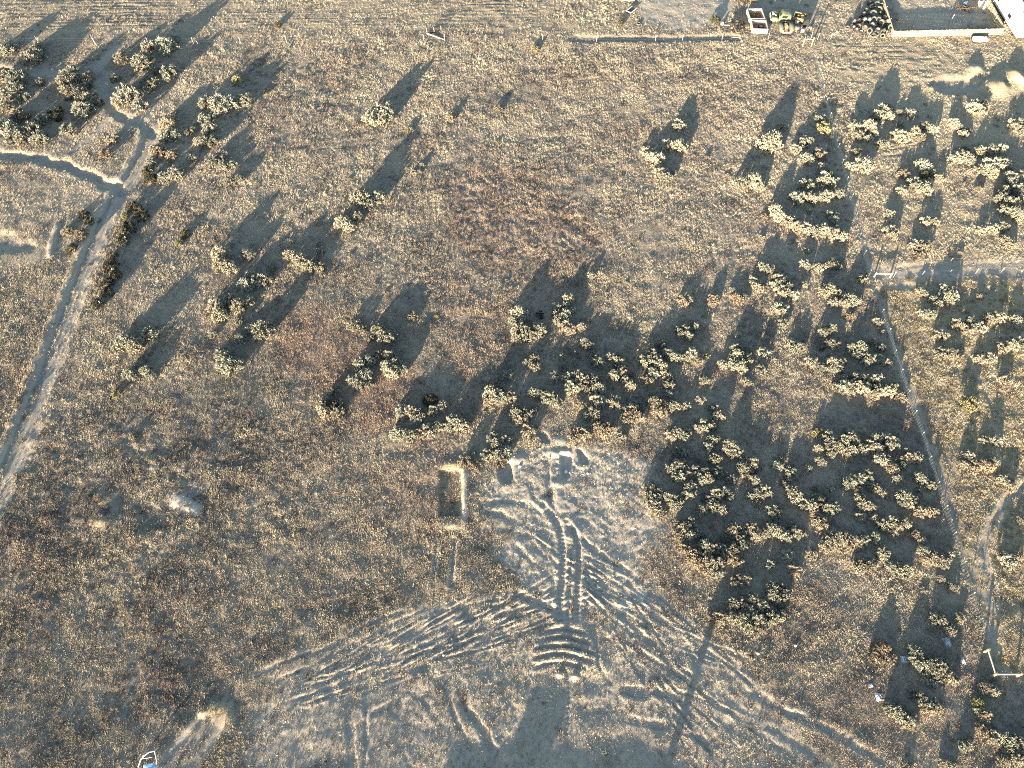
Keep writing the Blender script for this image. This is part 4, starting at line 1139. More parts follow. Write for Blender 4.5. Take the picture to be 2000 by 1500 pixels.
# where each shrub stands, told by what is near it
ANCH = [
(20, 95, "by the left edge below the mown field"), (68, 108, "beside the lone stake near the top left"), (25, 160, "at the left edge under the shaded path"),
(140, 152, "left of the shaded path's fork"), (172, 198, "on the left bank of the winding shaded path"), (95, 228, "in the long shadow left of the winding path"),
(30, 258, "at the left edge above the curved track"), (70, 262, "just above the curved sunken track"), (130, 252, "above the curved track, near its right end"),
(275, 115, "right of the shaded path's fork"), (325, 85, "at the far left corner of the lot"), (318, 145, "halfway down the far left corner row"), (225, 152, "in the shade right of the path fork"), (290, 165, "low in the far left corner row"),
(258, 195, "on the right bank of the winding path"), (213, 285, "on the wedge between the two curved tracks"),
(465, 158, "above the upper left clump, by its shadow"), (428, 205, "in the upper left clump inside the lot"), (478, 195, "right of the upper left clump"), (408, 240, "below the upper left clump"), (398, 275, "at the lower end of the upper left clump"),
(332, 245, "where the winding path joins the dirt road"), (322, 300, "right of the dirt road's upper end"), (335, 340, "right of the dirt road below its junction"), (372, 258, "between the road top and the upper left clump"), (435, 315, "in the loose group below the upper left clump"), (455, 352, "at the foot of the loose upper left group"),
(272, 400, "in the dark strip beside the dirt road, upper part"), (245, 465, "in the dark strip beside the road, middle"), (212, 545, "in the dark strip beside the road, lower part"), (190, 595, "at the lower end of the dark roadside strip"), (165, 440, "on the left verge of the dirt road"),
(362, 468, "alone in open grass right of the dirt road"),
(740, 225, "alone in the upper middle of the lot"), (810, 325, "among tiny plants by the long middle shadow"), (835, 190, "in the open grass of the upper middle"), (885, 222, "in the open upper grass, centre"), (675, 360, "left of the long middle shadow"), (800, 255, "in open grass right of the lone upper shrub"), (970, 275, "near the faint trench in the middle"), (540, 47, "along the far fence, left half"),
(720, 385, "at the foot of the long middle shadow"), (682, 435, "next below the long middle shadow"), (590, 510, "in the middle left group with broad shadows"), (620, 490, "right of the middle left group"), (540, 510, "at the left end of the middle left group"), (690, 495, "in red grass right of the middle left group"),
(440, 505, "at the top of the tall left cluster"), (490, 550, "on the right of the tall left cluster"), (437, 605, "at the left of the tall left cluster"), (470, 605, "in the heart of the tall left cluster"), (495, 650, "low on the right of the tall left cluster"), (450, 710, "at the foot of the tall left cluster"), (400, 558, "left of the tall left cluster"),
(262, 665, "at the foot of the lone left shadow"), (290, 655, "right end of the lone left group"), (278, 730, "below the lone left group"), (228, 772, "in weeds at the far left"), (300, 1080, "in the weedy lower left"),
(755, 570, "beside a narrow shadow in the middle"), (695, 640, "at the left of the central pair"), (750, 658, "at the centre of the central pair"), (805, 618, "with bare branches right of the central pair"), (750, 695, "at the top of the central diagonal row"), (710, 712, "left of the central diagonal row"), (770, 720, "right in the central diagonal row"), (700, 745, "low in the central diagonal row"), (650, 790, "at the lower end of the central diagonal row"), (855, 618, "in open grass right of the central pair"),
(800, 805, "left in the round ring of shrubs"), (850, 790, "at the top right of the round ring"), (800, 850, "along the lower edge of the round ring"), (850, 840, "at the lower right of the round ring"), (893, 832, "right of the round ring of shrubs"), (962, 775, "at the left end of the big middle thicket"), (925, 800, "between the ring and the big middle thicket"), (980, 745, "on the upper left of the big middle thicket"), (975, 865, "above the diggings, left side"), (920, 905, "beside the rectangular pit's upper end"), (985, 890, "between the pit and the diggings"),
(1155, 540, "alone above the tallest middle shrubs"), (1225, 550, "in open grass right of the tallest shrubs"), (1100, 590, "at the top of the tallest middle shrubs"), (1095, 620, "in the middle of the tallest shrubs"), (1015, 625, "left half of the broad round shrub group"), (1050, 648, "right half of the broad round shrub group"), (1055, 615, "in shade behind the broad round group"), (1120, 640, "at the foot of the tallest middle shrubs"), (1038, 712, "alone below the broad round group"),
(1148, 675, "at the upper tip of the big middle thicket"), (1105, 700, "left side of the big middle thicket's tip"), (1165, 705, "inside the big middle thicket, upper right"), (1205, 715, "on the right edge of the big middle thicket"), (1100, 745, "across the middle of the big thicket, left"), (1150, 745, "across the middle of the big thicket, right"), (1065, 780, "in the lower left of the big thicket"), (1025, 810, "at the lower left end of the big thicket"), (1160, 790, "in the lower middle of the big thicket"), (1200, 790, "at the lower right of the big thicket"), (1160, 815, "low in the big thicket's centre"), (1180, 840, "at the big thicket's foot above the clearing"), (1130, 850, "just above the bulldozed clearing"), (1235, 810, "in dry tufts right of the big thicket"), (1030, 842, "above the dirt clearing's left corner"),
(1340, 590, "in the pale upper row, left"), (1392, 585, "in the pale upper row, middle"), (1440, 580, "in the pale upper row, right"), (1475, 555, "at the right end of the pale upper row"), (1380, 617, "under the pale upper row"), (1340, 645, "at the top of the middle right group"), (1275, 700, "left in the middle right group"), (1310, 695, "in the heart of the middle right group"), (1355, 695, "right in the middle right group"), (1300, 740, "low in the middle right group"), (1300, 790, "in the flat dry row above the dark thicket"), (1340, 795, "right end of the flat dry row"), (1440, 685, "at the top of the right-hand open group"), (1450, 710, "in the right-hand open group"), (1490, 700, "right of the right-hand open group"), (1375, 745, "below the middle right group"), (1380, 705, "between the middle and right groups"), (1480, 780, "alone in shade below the right-hand group"), (1370, 782, "alone above the dark thicket's tip"),
(1325, 246, "at the top of the four with forked shadows"), (1315, 286, "in the middle of the four with forked shadows"), (1272, 303, "at the left of the four with forked shadows"), (1295, 342, "at the foot of the four with forked shadows"), (1240, 291, "left of the four with forked shadows"), (1380, 305, "right of the four with forked shadows"), (1421, 342, "alone with a thin shadow, upper right"), (1045, 95, "just inside the far fence, middle"), (1397, 40, "beside the scrap heap at the gravel yard"), (1212, 45, "beside the pale blue vehicle"),
(1527, 249, "above the pale shrub near the right fence"), (1505, 280, "left of the right fence, upper part"), (1468, 362, "in the three-part group near the upper right"), (1565, 290, "close to the right fence, upper part"), (1605, 240, "against the right fence, upper part"), (1600, 310, "beside the fence below its upper part"), (1605, 345, "against the fence above the dark arc"), (1490, 425, "left of the dark arc of shrubs"),
(1570, 385, "along the top of the dark arc"), (1620, 380, "at the top right of the dark arc"), (1625, 425, "inside the right of the dark arc"), (1580, 412, "inside the dark arc"), (1525, 420, "at the left end of the dark arc"), (1560, 445, "along the lower rim of the dark arc, left"), (1600, 452, "along the lower rim of the dark arc, right"), (1635, 462, "at the lower right tip of the arc"),
(1572, 500, "between the arc and the pale pair"), (1625, 520, "left of the silvered timber brace"), (1520, 550, "in the row of three, upper end"), (1525, 572, "in the row of three, lower end"), (1570, 555, "alone between the row and fence"), (1620, 570, "below the timber brace, left"), (1660, 590, "below the timber brace, by the fence"), (1682, 548, "beside the brace at the fence"), (1525, 605, "under the row of three"), (1660, 618, "in shade left of the right fence"), (1715, 630, "against the right fence, middle part"), (1530, 632, "alone in light between long shadows"), (1555, 675, "in light left of the fence thicket"), (1620, 650, "at the top of the fence thicket"), (1628, 670, "second tier of the fence thicket"), (1680, 685, "in the fence thicket, centre"), (1715, 680, "in the fence thicket, right"), (1695, 705, "low in the fence thicket, centre"), (1725, 710, "low in the fence thicket, by the fence"), (1595, 712, "at the left foot of the fence thicket"), (1635, 715, "low in the fence thicket, left"), (1650, 740, "at the bottom of the fence thicket, left"), (1690, 745, "at the bottom of the fence thicket, right"), (1725, 762, "in the pale row under the fence thicket"), (1670, 762, "left in the pale row under the thicket"), (1757, 775, "at the fence below the pale row"),
(1400, 810, "at the top of the dark thicket"), (1380, 835, "second row of the dark thicket"), (1320, 850, "at the upper left of the dark thicket"), (1390, 865, "in the dark thicket, upper middle"), (1430, 880, "in the dark thicket, upper right"), (1330, 890, "in the dark thicket, left"), (1395, 900, "in the dark thicket, centre"), (1465, 910, "in the dark thicket, right"), (1320, 925, "along the dark thicket's left middle"), (1370, 930, "in the dark thicket's middle"), (1425, 935, "in the dark thicket's middle right"), (1350, 960, "in the dark thicket, lower left"), (1405, 970, "in the dark thicket, lower centre"), (1280, 965, "at the dark thicket's left end by the clearing"), (1315, 985, "left foot of the dark thicket"), (1283, 995, "at the dirt clearing's right edge"), (1480, 960, "at the dark thicket's right end"), (1390, 995, "in the lower edge of the dark thicket"), (1345, 1035, "at the left of the lower thicket"), (1440, 1040, "at the top of the lower thicket"), (1475, 1045, "top right of the lower thicket"), (1385, 1075, "in the lower thicket's left middle"), (1430, 1075, "in the lower thicket's centre"), (1355, 1085, "on the lower thicket's dry left side"), (1385, 1105, "at the lower thicket's dry foot"), (1440, 1100, "in dry growth low in the lower thicket"), (1510, 1005, "between the two dark thickets, left"), (1520, 1040, "between the two dark thickets, right"), (1550, 1045, "right of the lower thicket"), (1445, 1140, "at the top of the round bottom clump"), (1480, 1180, "in the round bottom clump, middle"), (1440, 1185, "left in the round bottom clump"), (1515, 1155, "right in the round bottom clump"), (1465, 1208, "low in the round bottom clump"), (1505, 1205, "low right in the round bottom clump"), (1400, 1208, "left of the round bottom clump"), (1465, 1228, "at the foot of the round bottom clump"), (1540, 1085, "in dry growth above the bottom clump"),
(1605, 850, "at the left tip of the fence-side thicket"), (1625, 872, "upper left in the fence-side thicket"), (1660, 858, "along the top of the fence-side thicket"), (1690, 875, "in the top row of the fence-side thicket"), (1715, 860, "top right of the fence-side thicket"), (1740, 868, "at the fence-side thicket's right shoulder"), (1725, 905, "in the fence-side thicket, right middle"), (1785, 898, "nearest the fence in the fence-side thicket"), (1600, 905, "left side of the fence-side thicket"), (1520, 908, "in the gap left of the fence-side thicket"), (1545, 925, "in the gap between the two thickets"), (1670, 940, "in the heart of the fence-side thicket"), (1710, 955, "right of the fence-side thicket's heart"), (1755, 935, "in shade near the fence, upper"), (1810, 945, "against the fence beside the thicket"), (1552, 970, "left flank of the fence-side thicket"), (1590, 990, "lower left of the fence-side thicket"), (1620, 965, "low in the fence-side thicket"), (1695, 985, "lower middle of the fence-side thicket"), (1770, 978, "round shrub low in the fence-side thicket"), (1810, 1000, "spiky growth against the fence"), (1600, 1018, "in dry growth under the fence-side thicket"), (1735, 1025, "in the bottom row of the fence-side thicket"), (1630, 1058, "in the pale fringe under the thicket, left"), (1680, 1060, "in the pale fringe under the thicket, right"), (1540, 1085, "at the left of the pale fringe"), (1825, 1085, "in the dry fringe by the fence"), (1840, 1095, "in the dry fringe nearest the fence"), (1725, 1085, "below the pale fringe"), (1690, 1108, "in the bottom group near the fence, left"), (1765, 1112, "in the bottom group near the fence, right"), (1800, 1055, "beside the fence above the dry fringe"),
(1845, 1222, "left of the yellow timber brace, in shade"), (1875, 1208, "left of the fence by the yellow brace"), (1855, 1145, "beside the fence above the yellow brace"), (1790, 1280, "at the top of the bottom right clump"), (1815, 1298, "in the bottom right clump, left"), (1835, 1310, "in the bottom right clump, middle"), (1860, 1320, "in the bottom right clump, right"), (1815, 1330, "low in the bottom right clump"), (1725, 1275, "brown growth left of the bottom right clump"), (1790, 1358, "below the bottom right clump"), (1815, 1375, "in dry growth below the bottom right clump"), (1755, 1395, "at the bottom right, by the dirt track"), (1775, 1405, "at the lower bottom right, by the track"), (1930, 1348, "below the corner of the yellow brace"), (1918, 1385, "in the right bottom corner, upper"), (1890, 1455, "at the very bottom near the right edge"), (1945, 1440, "in the lower right corner, left"), (1980, 1450, "in the lower right corner, right"), (1960, 1490, "at the bottom right corner edge"), (1850, 1492, "at the bottom edge right of the track"), (1940, 1428, "in the corner under the brace"),
(1670, 250, "right of the fence, upper left"), (1690, 260, "right of the fence in the upper row"), (1725, 220, "under the tall shadow right of the fence"), (1775, 222, "right of the tall shadow past the fence"), (1760, 265, "in the row below the tall shadow"), (1790, 255, "in the row left of the oval pit"), (1815, 250, "below the oval pit, left"), (1725, 282, "below the row past the fence"), (1687, 322, "right of the fence above the scraped lines"), (1670, 300, "past the fence, left of scraped lines"), (1870, 250, "below the oval pit, right"), (1905, 212, "between the oval pit and sand heap"), (1985, 250, "at the right edge under the sand heap"), (1885, 308, "in the row under the broad right shadow"), (1935, 295, "in the right row under the sand heap"), (1930, 325, "in the second right row"), (1970, 325, "at the end of the second right row"), (1805, 325, "right of the scraped lines"), (1830, 345, "alone right of the scraped lines"), (1785, 365, "in the group below scraped lines"), (1770, 373, "left in the group below scraped lines"), (1975, 350, "at the right edge, upper middle"), (1980, 375, "at the right edge above the cross road"), (1740, 420, "past the fence above the timber brace"), (1740, 455, "round shrub above the timber brace"), (1815, 435, "alone in light above the cross road"), (1790, 480, "in the green strip above the cross road"), (1965, 400, "in the dark group at the right edge"), (1970, 425, "low in the dark right-edge group"), (1950, 445, "left of the dark right-edge group"), (1918, 450, "between shadows above the cross road"), (1970, 475, "beside the cross road near the right edge"), (1875, 495, "alone beside the cross road"), (1912, 370, "in dry growth at the right"),
(1850, 575, "just below the cross road"), (1827, 588, "left below the cross road"), (1808, 615, "past the fence below the cross road"), (1800, 572, "in dry brush below the brace"), (1912, 580, "among shadows below the cross road"), (1890, 640, "in the golden ground below the cross road"), (1945, 622, "right in the golden ground"), (1985, 628, "at the right edge of the golden ground"), (1840, 655, "left in the golden ground"), (1845, 690, "in golden ground near the trail, left"), (1970, 678, "near the trail at the right edge"), (1925, 702, "below the trail at the right"), (1872, 698, "below the trail in golden ground"), (1965, 740, "at the right edge beside a trail"), (1895, 788, "golden bush past the fence, middle"), (1930, 862, "past the fence in the lower golden ground"), (1885, 892, "left in the lower golden ground"), (1930, 908, "in dry mats of the lower golden ground"), (1965, 945, "beside the winding trail at the right"), (1990, 1015, "at the right edge beside the trail"), (1975, 1092, "in the lower right golden ground"),
]

rank = {id(s): i for i, s in enumerate(shrubs)}
groups = {}
for s in shrubs:
    a = min(range(len(ANCH)), key=lambda k: (ANCH[k][0] - s['px']) ** 2 + (ANCH[k][1] - s['py']) ** 2)
    groups.setdefault(ANCH[a][2], []).append(s)
N_LR = {2: ['left one', 'right one'], 3: ['left one', 'middle one', 'right one'], 4: ['leftmost', 'second from left', 'second from right', 'rightmost'],
        5: ['leftmost', 'second from left', 'middle one', 'second from right', 'rightmost']}
N_UD = {2: ['upper one', 'lower one'], 3: ['upper one', 'middle one', 'lower one'], 4: ['topmost', 'second from top', 'second from bottom', 'lowest'],
        5: ['topmost', 'second from top', 'middle one', 'second from bottom', 'lowest']}
for phrase, L in groups.items():
    wide = max(s['px'] for s in L) - min(s['px'] for s in L) >= max(s['py'] for s in L) - min(s['py'] for s in L)
    L.sort(key=lambda s: s['px'] if wide else s['py'])
    for i, s in enumerate(L):
        o = '' if len(L) == 1 else (N_LR if wide else N_UD).get(len(L), ['number'] * 20)[i]
        rad = s['w'] / 2
        size = 'tiny' if rad < 0.35 else 'small' if rad < 0.7 else 'medium' if rad < 1.15 else 'large' if rad < 1.7 else 'sprawling'
        nm = {'sagebrush': 'sagebrush', 'rabbitbrush': 'rabbitbrush'}.get(KIND[s['k']], 'bush')
        s['label'] = f"{size} {TONE[s['k']]} {nm}, {o + ' ' if o else ''}{phrase}"


def add_shrub(s, i):
    z0 = zat(s['x'], s['y'])
    nm = KIND[s['k']]
    root = empty(nm, (s['x'], s['y'], z0))
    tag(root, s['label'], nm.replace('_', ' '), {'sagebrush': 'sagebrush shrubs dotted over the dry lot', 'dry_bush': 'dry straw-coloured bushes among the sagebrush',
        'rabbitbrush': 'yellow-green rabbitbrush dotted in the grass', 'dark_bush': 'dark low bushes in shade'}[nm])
    n = len(s['P'])
    for j, p in enumerate(s['P']):
        rr = p[2]
        h = rr * 1.45 * (1 + 0.10 * min(n - 1, 4)) * random.uniform(0.92, 1.1)
        if rr < 0.3: h = rr * 1.2
        c = bpy.data.objects.new('crown', CROWNS[(i * 3 + j * 5) % len(CROWNS)])
        C.objects.link(c)
        c.parent = root
        c.location = (p[0] - s['x'], p[1] - s['y'], zat(p[0], p[1]) - z0)
        c.rotation_euler = (0, 0, random.uniform(0, 6.28))
        c.scale = (rr * 1.44, rr * 1.44, h)
        c.material_slots[0].link = 'OBJECT'
        c.material_slots[0].material = M[LEAF[p[3]]]
    big_ = max(s['P'], key=lambda p: p[2])
    st = bpy.data.objects.new('trunk', STEMS[i % len(STEMS)])
    C.objects.link(st)
    st.parent = root
    st.location = (big_[0] - s['x'], big_[1] - s['y'], zat(big_[0], big_[1]) - z0)
    st.rotation_euler = (0, 0, random.uniform(0, 6.28))
    st.scale = (big_[2], big_[2], big_[2] * 1.05)


for i, s in enumerate(shrubs): add_shrub(s, i)

# ------------------------------------------------------------------ fences
def stand(mb, a, b, r0, r1=None, n=6): return mb.tube(a, b, r0, r1, n)


def wire_fence(label, pix, hpost, name_post='steel', wires=5, group='wire fences around the lot', pr=0.035, tilt=0.0, at_top=False, seed=1, mesh_lines=False):
    r = random.Random(seed)
    P = [gat(px, py, hpost if at_top else 0.0) for px, py in pix]
    root = empty('wire_fence', P[0])
    tag(root, label, 'fence', group)
    tops = []
    for p in P:
        q = p - P[0]
        lean = Vector((r.uniform(-.04, .04), r.uniform(-.04, .04), 0))
        hp = hpost * r.uniform(0.94, 1.05)
        top = q + Vector((0, 0, hp)) + lean * hp
        mb = MB().tube(q + Vector((0, 0, -0.1)), q + (top - q) * 0.86, pr, pr * 0.9, 6)
        post = mb.build('post', M[name_post], root)
        cap = MB().tube(q + (top - q) * 0.86, top, pr * 1.15, pr, 6).build('post_tip', M['white_paint'], post)
        tops.append((q, top))
    for k in range(wires):
        f = (k + 0.7) / wires
        mb = MB()
        for (q0, t0), (q1, t1) in zip(tops[:-1], tops[1:]):
            a, b = q0.lerp(t0, f * 0.95), q1.lerp(t1, f * 0.95)
            mid = (a + b) / 2 - Vector((0, 0, 0.012))
            mb.tube(a, mid, 0.004, n=3, cap=False); mb.tube(mid, b, 0.004, n=3, cap=False)
        mb.build('wire', M['steel'], root)
    if mesh_lines:
        mb = MB()
        for (q0, t0), (q1, t1) in zip(tops[:-1], tops[1:]):
            n = max(2, int((q1 - q0).length / 0.3))
            for k in range(1, n):
                u = k / n
                mb.tube(q0.lerp(q1, u) + Vector((0, 0, 0.03)), t0.lerp(t1, u) - Vector((0, 0, hpost * 0.1)), 0.003, n=3, cap=False)
        o = mb.build('wire_stays', M['steel'], root)
        o['kind'] = 'stuff'
    return root


# right boundary: the photo shows the tips of these posts
tips_low = [(1727, 604), (1741, 641), (1753, 683), (1765, 721), (1778, 762), (1792, 802), (1806, 844), (1821, 891), (1836, 940), (1852, 987), (1869, 1039), (1887, 1096), (1905, 1156), (1921, 1208)]
tips_up = [(1712, 560), (1703, 527), (1692, 489), (1683, 455), (1676, 415), (1666, 380), (1657, 345), (1648, 312), (1640, 280), (1632, 250), (1624, 220), (1617, 192), (1610, 165), (1604, 135), (1598, 110), (1592, 85)]
wire_fence('steel post wire fence down the right boundary, below the timber brace', tips_low, 1.15, 'post_green', 6, at_top=True, seed=3, mesh_lines=True)
wire_fence('wire fence up the right boundary, above the silvered timber brace', tips_up, 1.15, 'post_green', 5, at_top=True, seed=4)
far = [(-40, 89), (80, 88), (187, 88), (290, 86), (378, 85), (470, 84), (560, 83), (650, 82), (740, 81), (828, 80), (868, 80), (949, 81), (1060, 81), (1165, 80), (1280, 80), (1333, 79), (1410, 78), (1500, 77), (1583, 77)]
wire_fence('pale post wire fence along the far end of the lot', far, 1.1, 'wood_grey', 4, seed=5)
wire_fence('wire fence between corner brace and tyre pile, far right', [(1596, 78), (1622, 77), (1660, 77), (1694, 76)], 1.0, 'steel', 3, seed=6)
wire_fence('wire fence down the left side beside the dirt road', [(388, 90), (362, 165), (330, 255), (305, 345), (278, 420), (250, 472), (225, 535), (200, 598), (172, 670)], 0.9, 'wood_grey', 3, seed=7)
wire_fence('cross fence with white tipped posts along the right cross road', [(1745, 541), (1800, 538), (1852, 536), (1905, 534), (1955, 532), (2020, 529)], 0.95, 'steel', 4, seed=8)
wire_fence('wire fence on the far side of the cross road', [(1760, 519), (1855, 512), (1950, 508), (2030, 503)], 0.8, 'steel', 2, seed=9)


def brace(label, posts, rails, mat_p, mat_r, hgt, rp=0.09, rr=0.055):
    """timber end brace: posts set in the ground (photo pixels of their feet) joined by rails"""
    P = [gat(*p) for p in posts]
    root = empty('fence_brace', P[0])
    tag(root, label, 'fence brace', 'timber end braces on the fences')
    for p in P:
        q = p - P[0]
        MB().tube(q + Vector((0, 0, -.1)), q + Vector((0.03, 0.02, hgt)), rp, rp * 0.93, 10).build('post', M[mat_p], root)
    for a, b, za, zb in rails:
        MB().tube(P[a] - P[0] + Vector((0, 0, za)), P[b] - P[0] + Vector((0, 0, zb)), rr, rr, 8).build('rail', M[mat_r], root)
    return root


brace('yellow timber fence brace with white rails at lower right corner', [(1921, 1274), (1936, 1321), (1984, 1321)], [(0, 1, .82, .82), (1, 2, .9, .9)], 'wood_new', 'wood_grey', 1.05, 0.11, 0.07)
brace('silvered timber brace where the cross fence meets the right boundary', [(1707, 541), (1738, 541)], [(0, 1, .62, .62)], 'wood_grey', 'wood_grey', 0.85, 0.10, 0.07)
brace('tall pale timber corner brace at the far right of the lot', [(1567, 91), (1584, 91)], [(0, 1, 1.15, 1.15)], 'wood_new', 'wood_grey', 1.5, 0.09, 0.05)
# fallen rail at the far fence and the little gate by it
p = gat(850, 73)
o = MB().tube((-1.3, 0.75, 0.25), (1.55, -0.75, 0.12), 0.11, 0.10, 8).build('fallen_rail', M['wood_grey'], loc=p)
tag(o, 'long pale timber rail lying tilted by the far fence', 'timber')
root = empty('old_gate', gat(848, 64))
tag(root, 'dark low gate panel leaning open in the far fence', 'gate')
for k in range(4): MB().box((0, 0.05 * k, 0.18 + 0.2 * k), (2.3, 0.05, 0.1), Matrix.Rotation(math.radians(18), 3, 'Z')).build('rail', M['dark'], root)
for x in (-1, 0, 1): MB().box((x * 1.05, x * 0.33 + 0.05, 0.5), (0.07, 0.07, 1.0)).build('upright', M['wood'], root)
for px, py, h, lab in [(80, 88, 1.4, 'thin pale stake left of the lone shrub, top left'), (190, 90, 1.7, 'leaning thin stake right of the lone shrub, top left')]:
    a = gat(px, py)
    o = MB().tube((0, 0, -.1), (-0.25, 0.05, h), 0.035, 0.025, 6).build('stake', M['wood_grey'], loc=a)
    tag(o, lab, 'stake', 'thin stakes at the top left')
for px, py, h, lab in [(303, 342, 0.9, 'thin pale stake beside the road junction'), (249, 468, 1.0, 'pale bent stick in the dark roadside strip, upper'), (200, 590, 1.0, 'pale bent stick at the dark strip\'s lower end')]:
    a = gat(px, py)
    o = MB().tube((0, 0, -.1), (-0.2, 0.25, h * .8), 0.035, 0.03, 6).tube((-0.2, 0.25, h * .8), (-0.35, 0.2, h), 0.03, 0.02, 6).build('stick', M['wood_grey'], loc=a)
    tag(o, lab, 'stick', 'sticks along the dirt road')


# ------------------------------------------------------------------ picket enclosure, top right
def picket_run(root, A, B, h, seed, w=0.13, gap=0.03, inner=1.0):
    """pickets between two ground points, rails on the inner side"""
    r = random.Random(seed)
    A, B = Vector(A), Vector(B)
    d = (B - A); L = d.length; d.normalize()
    nrm = Vector((-d.y, d.x, 0)) * inner
    n = int(L / (w + gap))
    mb = MB()
    rot = Matrix.Rotation(math.atan2(d.y, d.x), 3, 'Z')
    for k in range(n):
        if r.random() < 0.012: continue
        c = A + d * ((k + 0.5) * L / n)
        hh = h * r.uniform(0.97, 1.03)
        mb.box(c + Vector((0, 0, hh / 2)), (w, 0.022, hh), rot @ Matrix.Rotation(r.uniform(-.02, .02), 3, 'Y'))
    o = mb.build('pickets', M['picket'], root)
    o['kind'] = 'stuff'
    for f in (0.2, 0.82):
        a, b = A + nrm * 0.06 + Vector((0, 0, h * f)), B + nrm * 0.06 + Vector((0, 0, h * f))
        MB().box((a + b) / 2, (L, 0.05, 0.09), rot).build('rail', M['wood'], root)
    m = max(2, int(L / 2.6))
    for k in range(m + 1):
        c = A + d * (L * k / m) + nrm * 0.15
        MB().box(c + Vector((0, 0, h * 0.5)), (0.1, 0.1, h * 1.02), rot).build('post', M['wood'], root)


fl, fr = gat(1741, 73), gat(1956, 68)
bl, br = at(1712, -20), at(1920, -4)
base = fl.copy()
root = empty('picket_fence', base)
tag(root, 'weathered picket fence enclosing the junk yard at top right', 'fence')
picket_run(root, Vector((0, 0, 0)), fr - base, 1.05, 11)
picket_run(root, bl - base, Vector((0, 0, 0)) + (bl - base).normalized() * 0.12, 1.05, 12)
picket_run(root, fr - base + (br - fr).normalized() * 0.12, br - base, 1.05, 13)


# ------------------------------------------------------------------ tyres
def tyre_mesh(R, w, hole=0.55, n=20):
    prof = [(R * hole, -w * 0.36), (R * 0.72, -w * 0.5), (R * 0.92, -w * 0.46), (R, -w * 0.30), (R, w * 0.30), (R * 0.92, w * 0.46), (R * 0.72, w * 0.5), (R * hole, w * 0.36)]
    me = MB().lathe(prof, n, closed=True).mesh('tyre', True)
    return me


def rim_mesh(R, w, hole=0.55, n=16):
    prof = [(0.0, w * 0.12), (R * 0.18, w * 0.16), (R * 0.2, w * 0.05), (R * hole * 0.8, w * 0.02), (R * hole * 0.92, w * 0.3), (R * hole * 1.04, w * 0.34), (R * hole * 1.04, -w * 0.3)]
    return MB().lathe(prof, n).mesh('rim', True)


TY = {'s': (0.36, 0.24), 'm': (0.44, 0.27), 'l': (0.55, 0.32)}
TM = {k: (tyre_mesh(*v), rim_mesh(*v)) for k, v in TY.items()}
for k in TM:
    TM[k][0].materials.append(M['rubber']); TM[k][1].materials.append(M['rim'])
# px, py, size, height of centre, rim (w white, r rusty, - none), dusty?, tilt towards the viewer
TYRES = [
(1655, 55, 's', .15, 'r', 1, .1), (1668, 43, 'm', .30, 'w', 0, .9), (1678, 42, 's', .25, 'r', 0, .8), (1667, 55, 's', .2, 'w', 0, .5), (1672, 60, 's', .2, 'r', 0, .7), (1677, 52, 's', .3, 'r', 0, .9),
(1688, 27, 'm', .4, 'r', 0, .3), (1689, 39, 'm', .4, 'w', 0, .8), (1698, 39, 'm', .5, 'w', 0, .8), (1707, 38, 'm', .5, '-', 1, .6), (1706, 26, 'l', .6, '-', 1, .5), (1692, 19, 's', .4, 'w', 0, .7),
(1704, 48, 'm', .5, 'w', 0, .4), (1689, 55, 'm', .4, 'r', 1, .5), (1698, 61, 'm', .3, '-', 1, .9), (1711, 66, 'l', .3, '-', 1, .15), (1715, 57, 'm', .75, 'w', 0, .2), (1726, 63, 'm', .35, '-', 1, .9),
(1722, 43, 'm', .55, 'r', 1, .4), (1716, 39, 'm', .5, '-', 1, .9), (1728, 34, 'm', .5, 'r', 0, .4), (1734, 42, 'm', .5, 'w', 0, .5), (1740, 52, 'm', .5, 'w', 1, 1.3), (1739, 61, 's', .3, '-', 0, 1.2),
(1714, 8, 'l', .5, '-', 1, .7), (1722, 10, 'm', .6, '-', 1, .4), (1717, 18, 'l', .45, '-', 1, .9), (1704, 12, 'm', .4, '-', 0, .6), (1699, 5, 'm', .3, '-', 0, .2), (1727, 25, 'm', .35, '-', 0, .3),
(1683, 33, 'm', .3, '-', 0, .3), (1697, 31, 'm', .35, '-', 0, .2), (1714, 48, 'm', .3, '-', 0, .3), (1731, 52, 'm', .3, '-', 0, .2), (1682, 62, 's', .15, 'w', 0, .2), (1723, 72, 's', .2, '-', 1, 1.2), (1706, 70, 'm', .2, '-', 1, .1),
]
rowsT = {}
for t in TYRES: rowsT.setdefault('lowest row' if t[1] >= 60 else 'second row up' if t[1] >= 49 else 'middle row' if t[1] >= 37 else 'upper row' if t[1] >= 21 else 'top end', []).append(t)
ORD = ['leftmost', 'second', 'third', 'fourth', 'fifth', 'sixth', 'seventh', 'eighth', 'ninth', 'tenth']
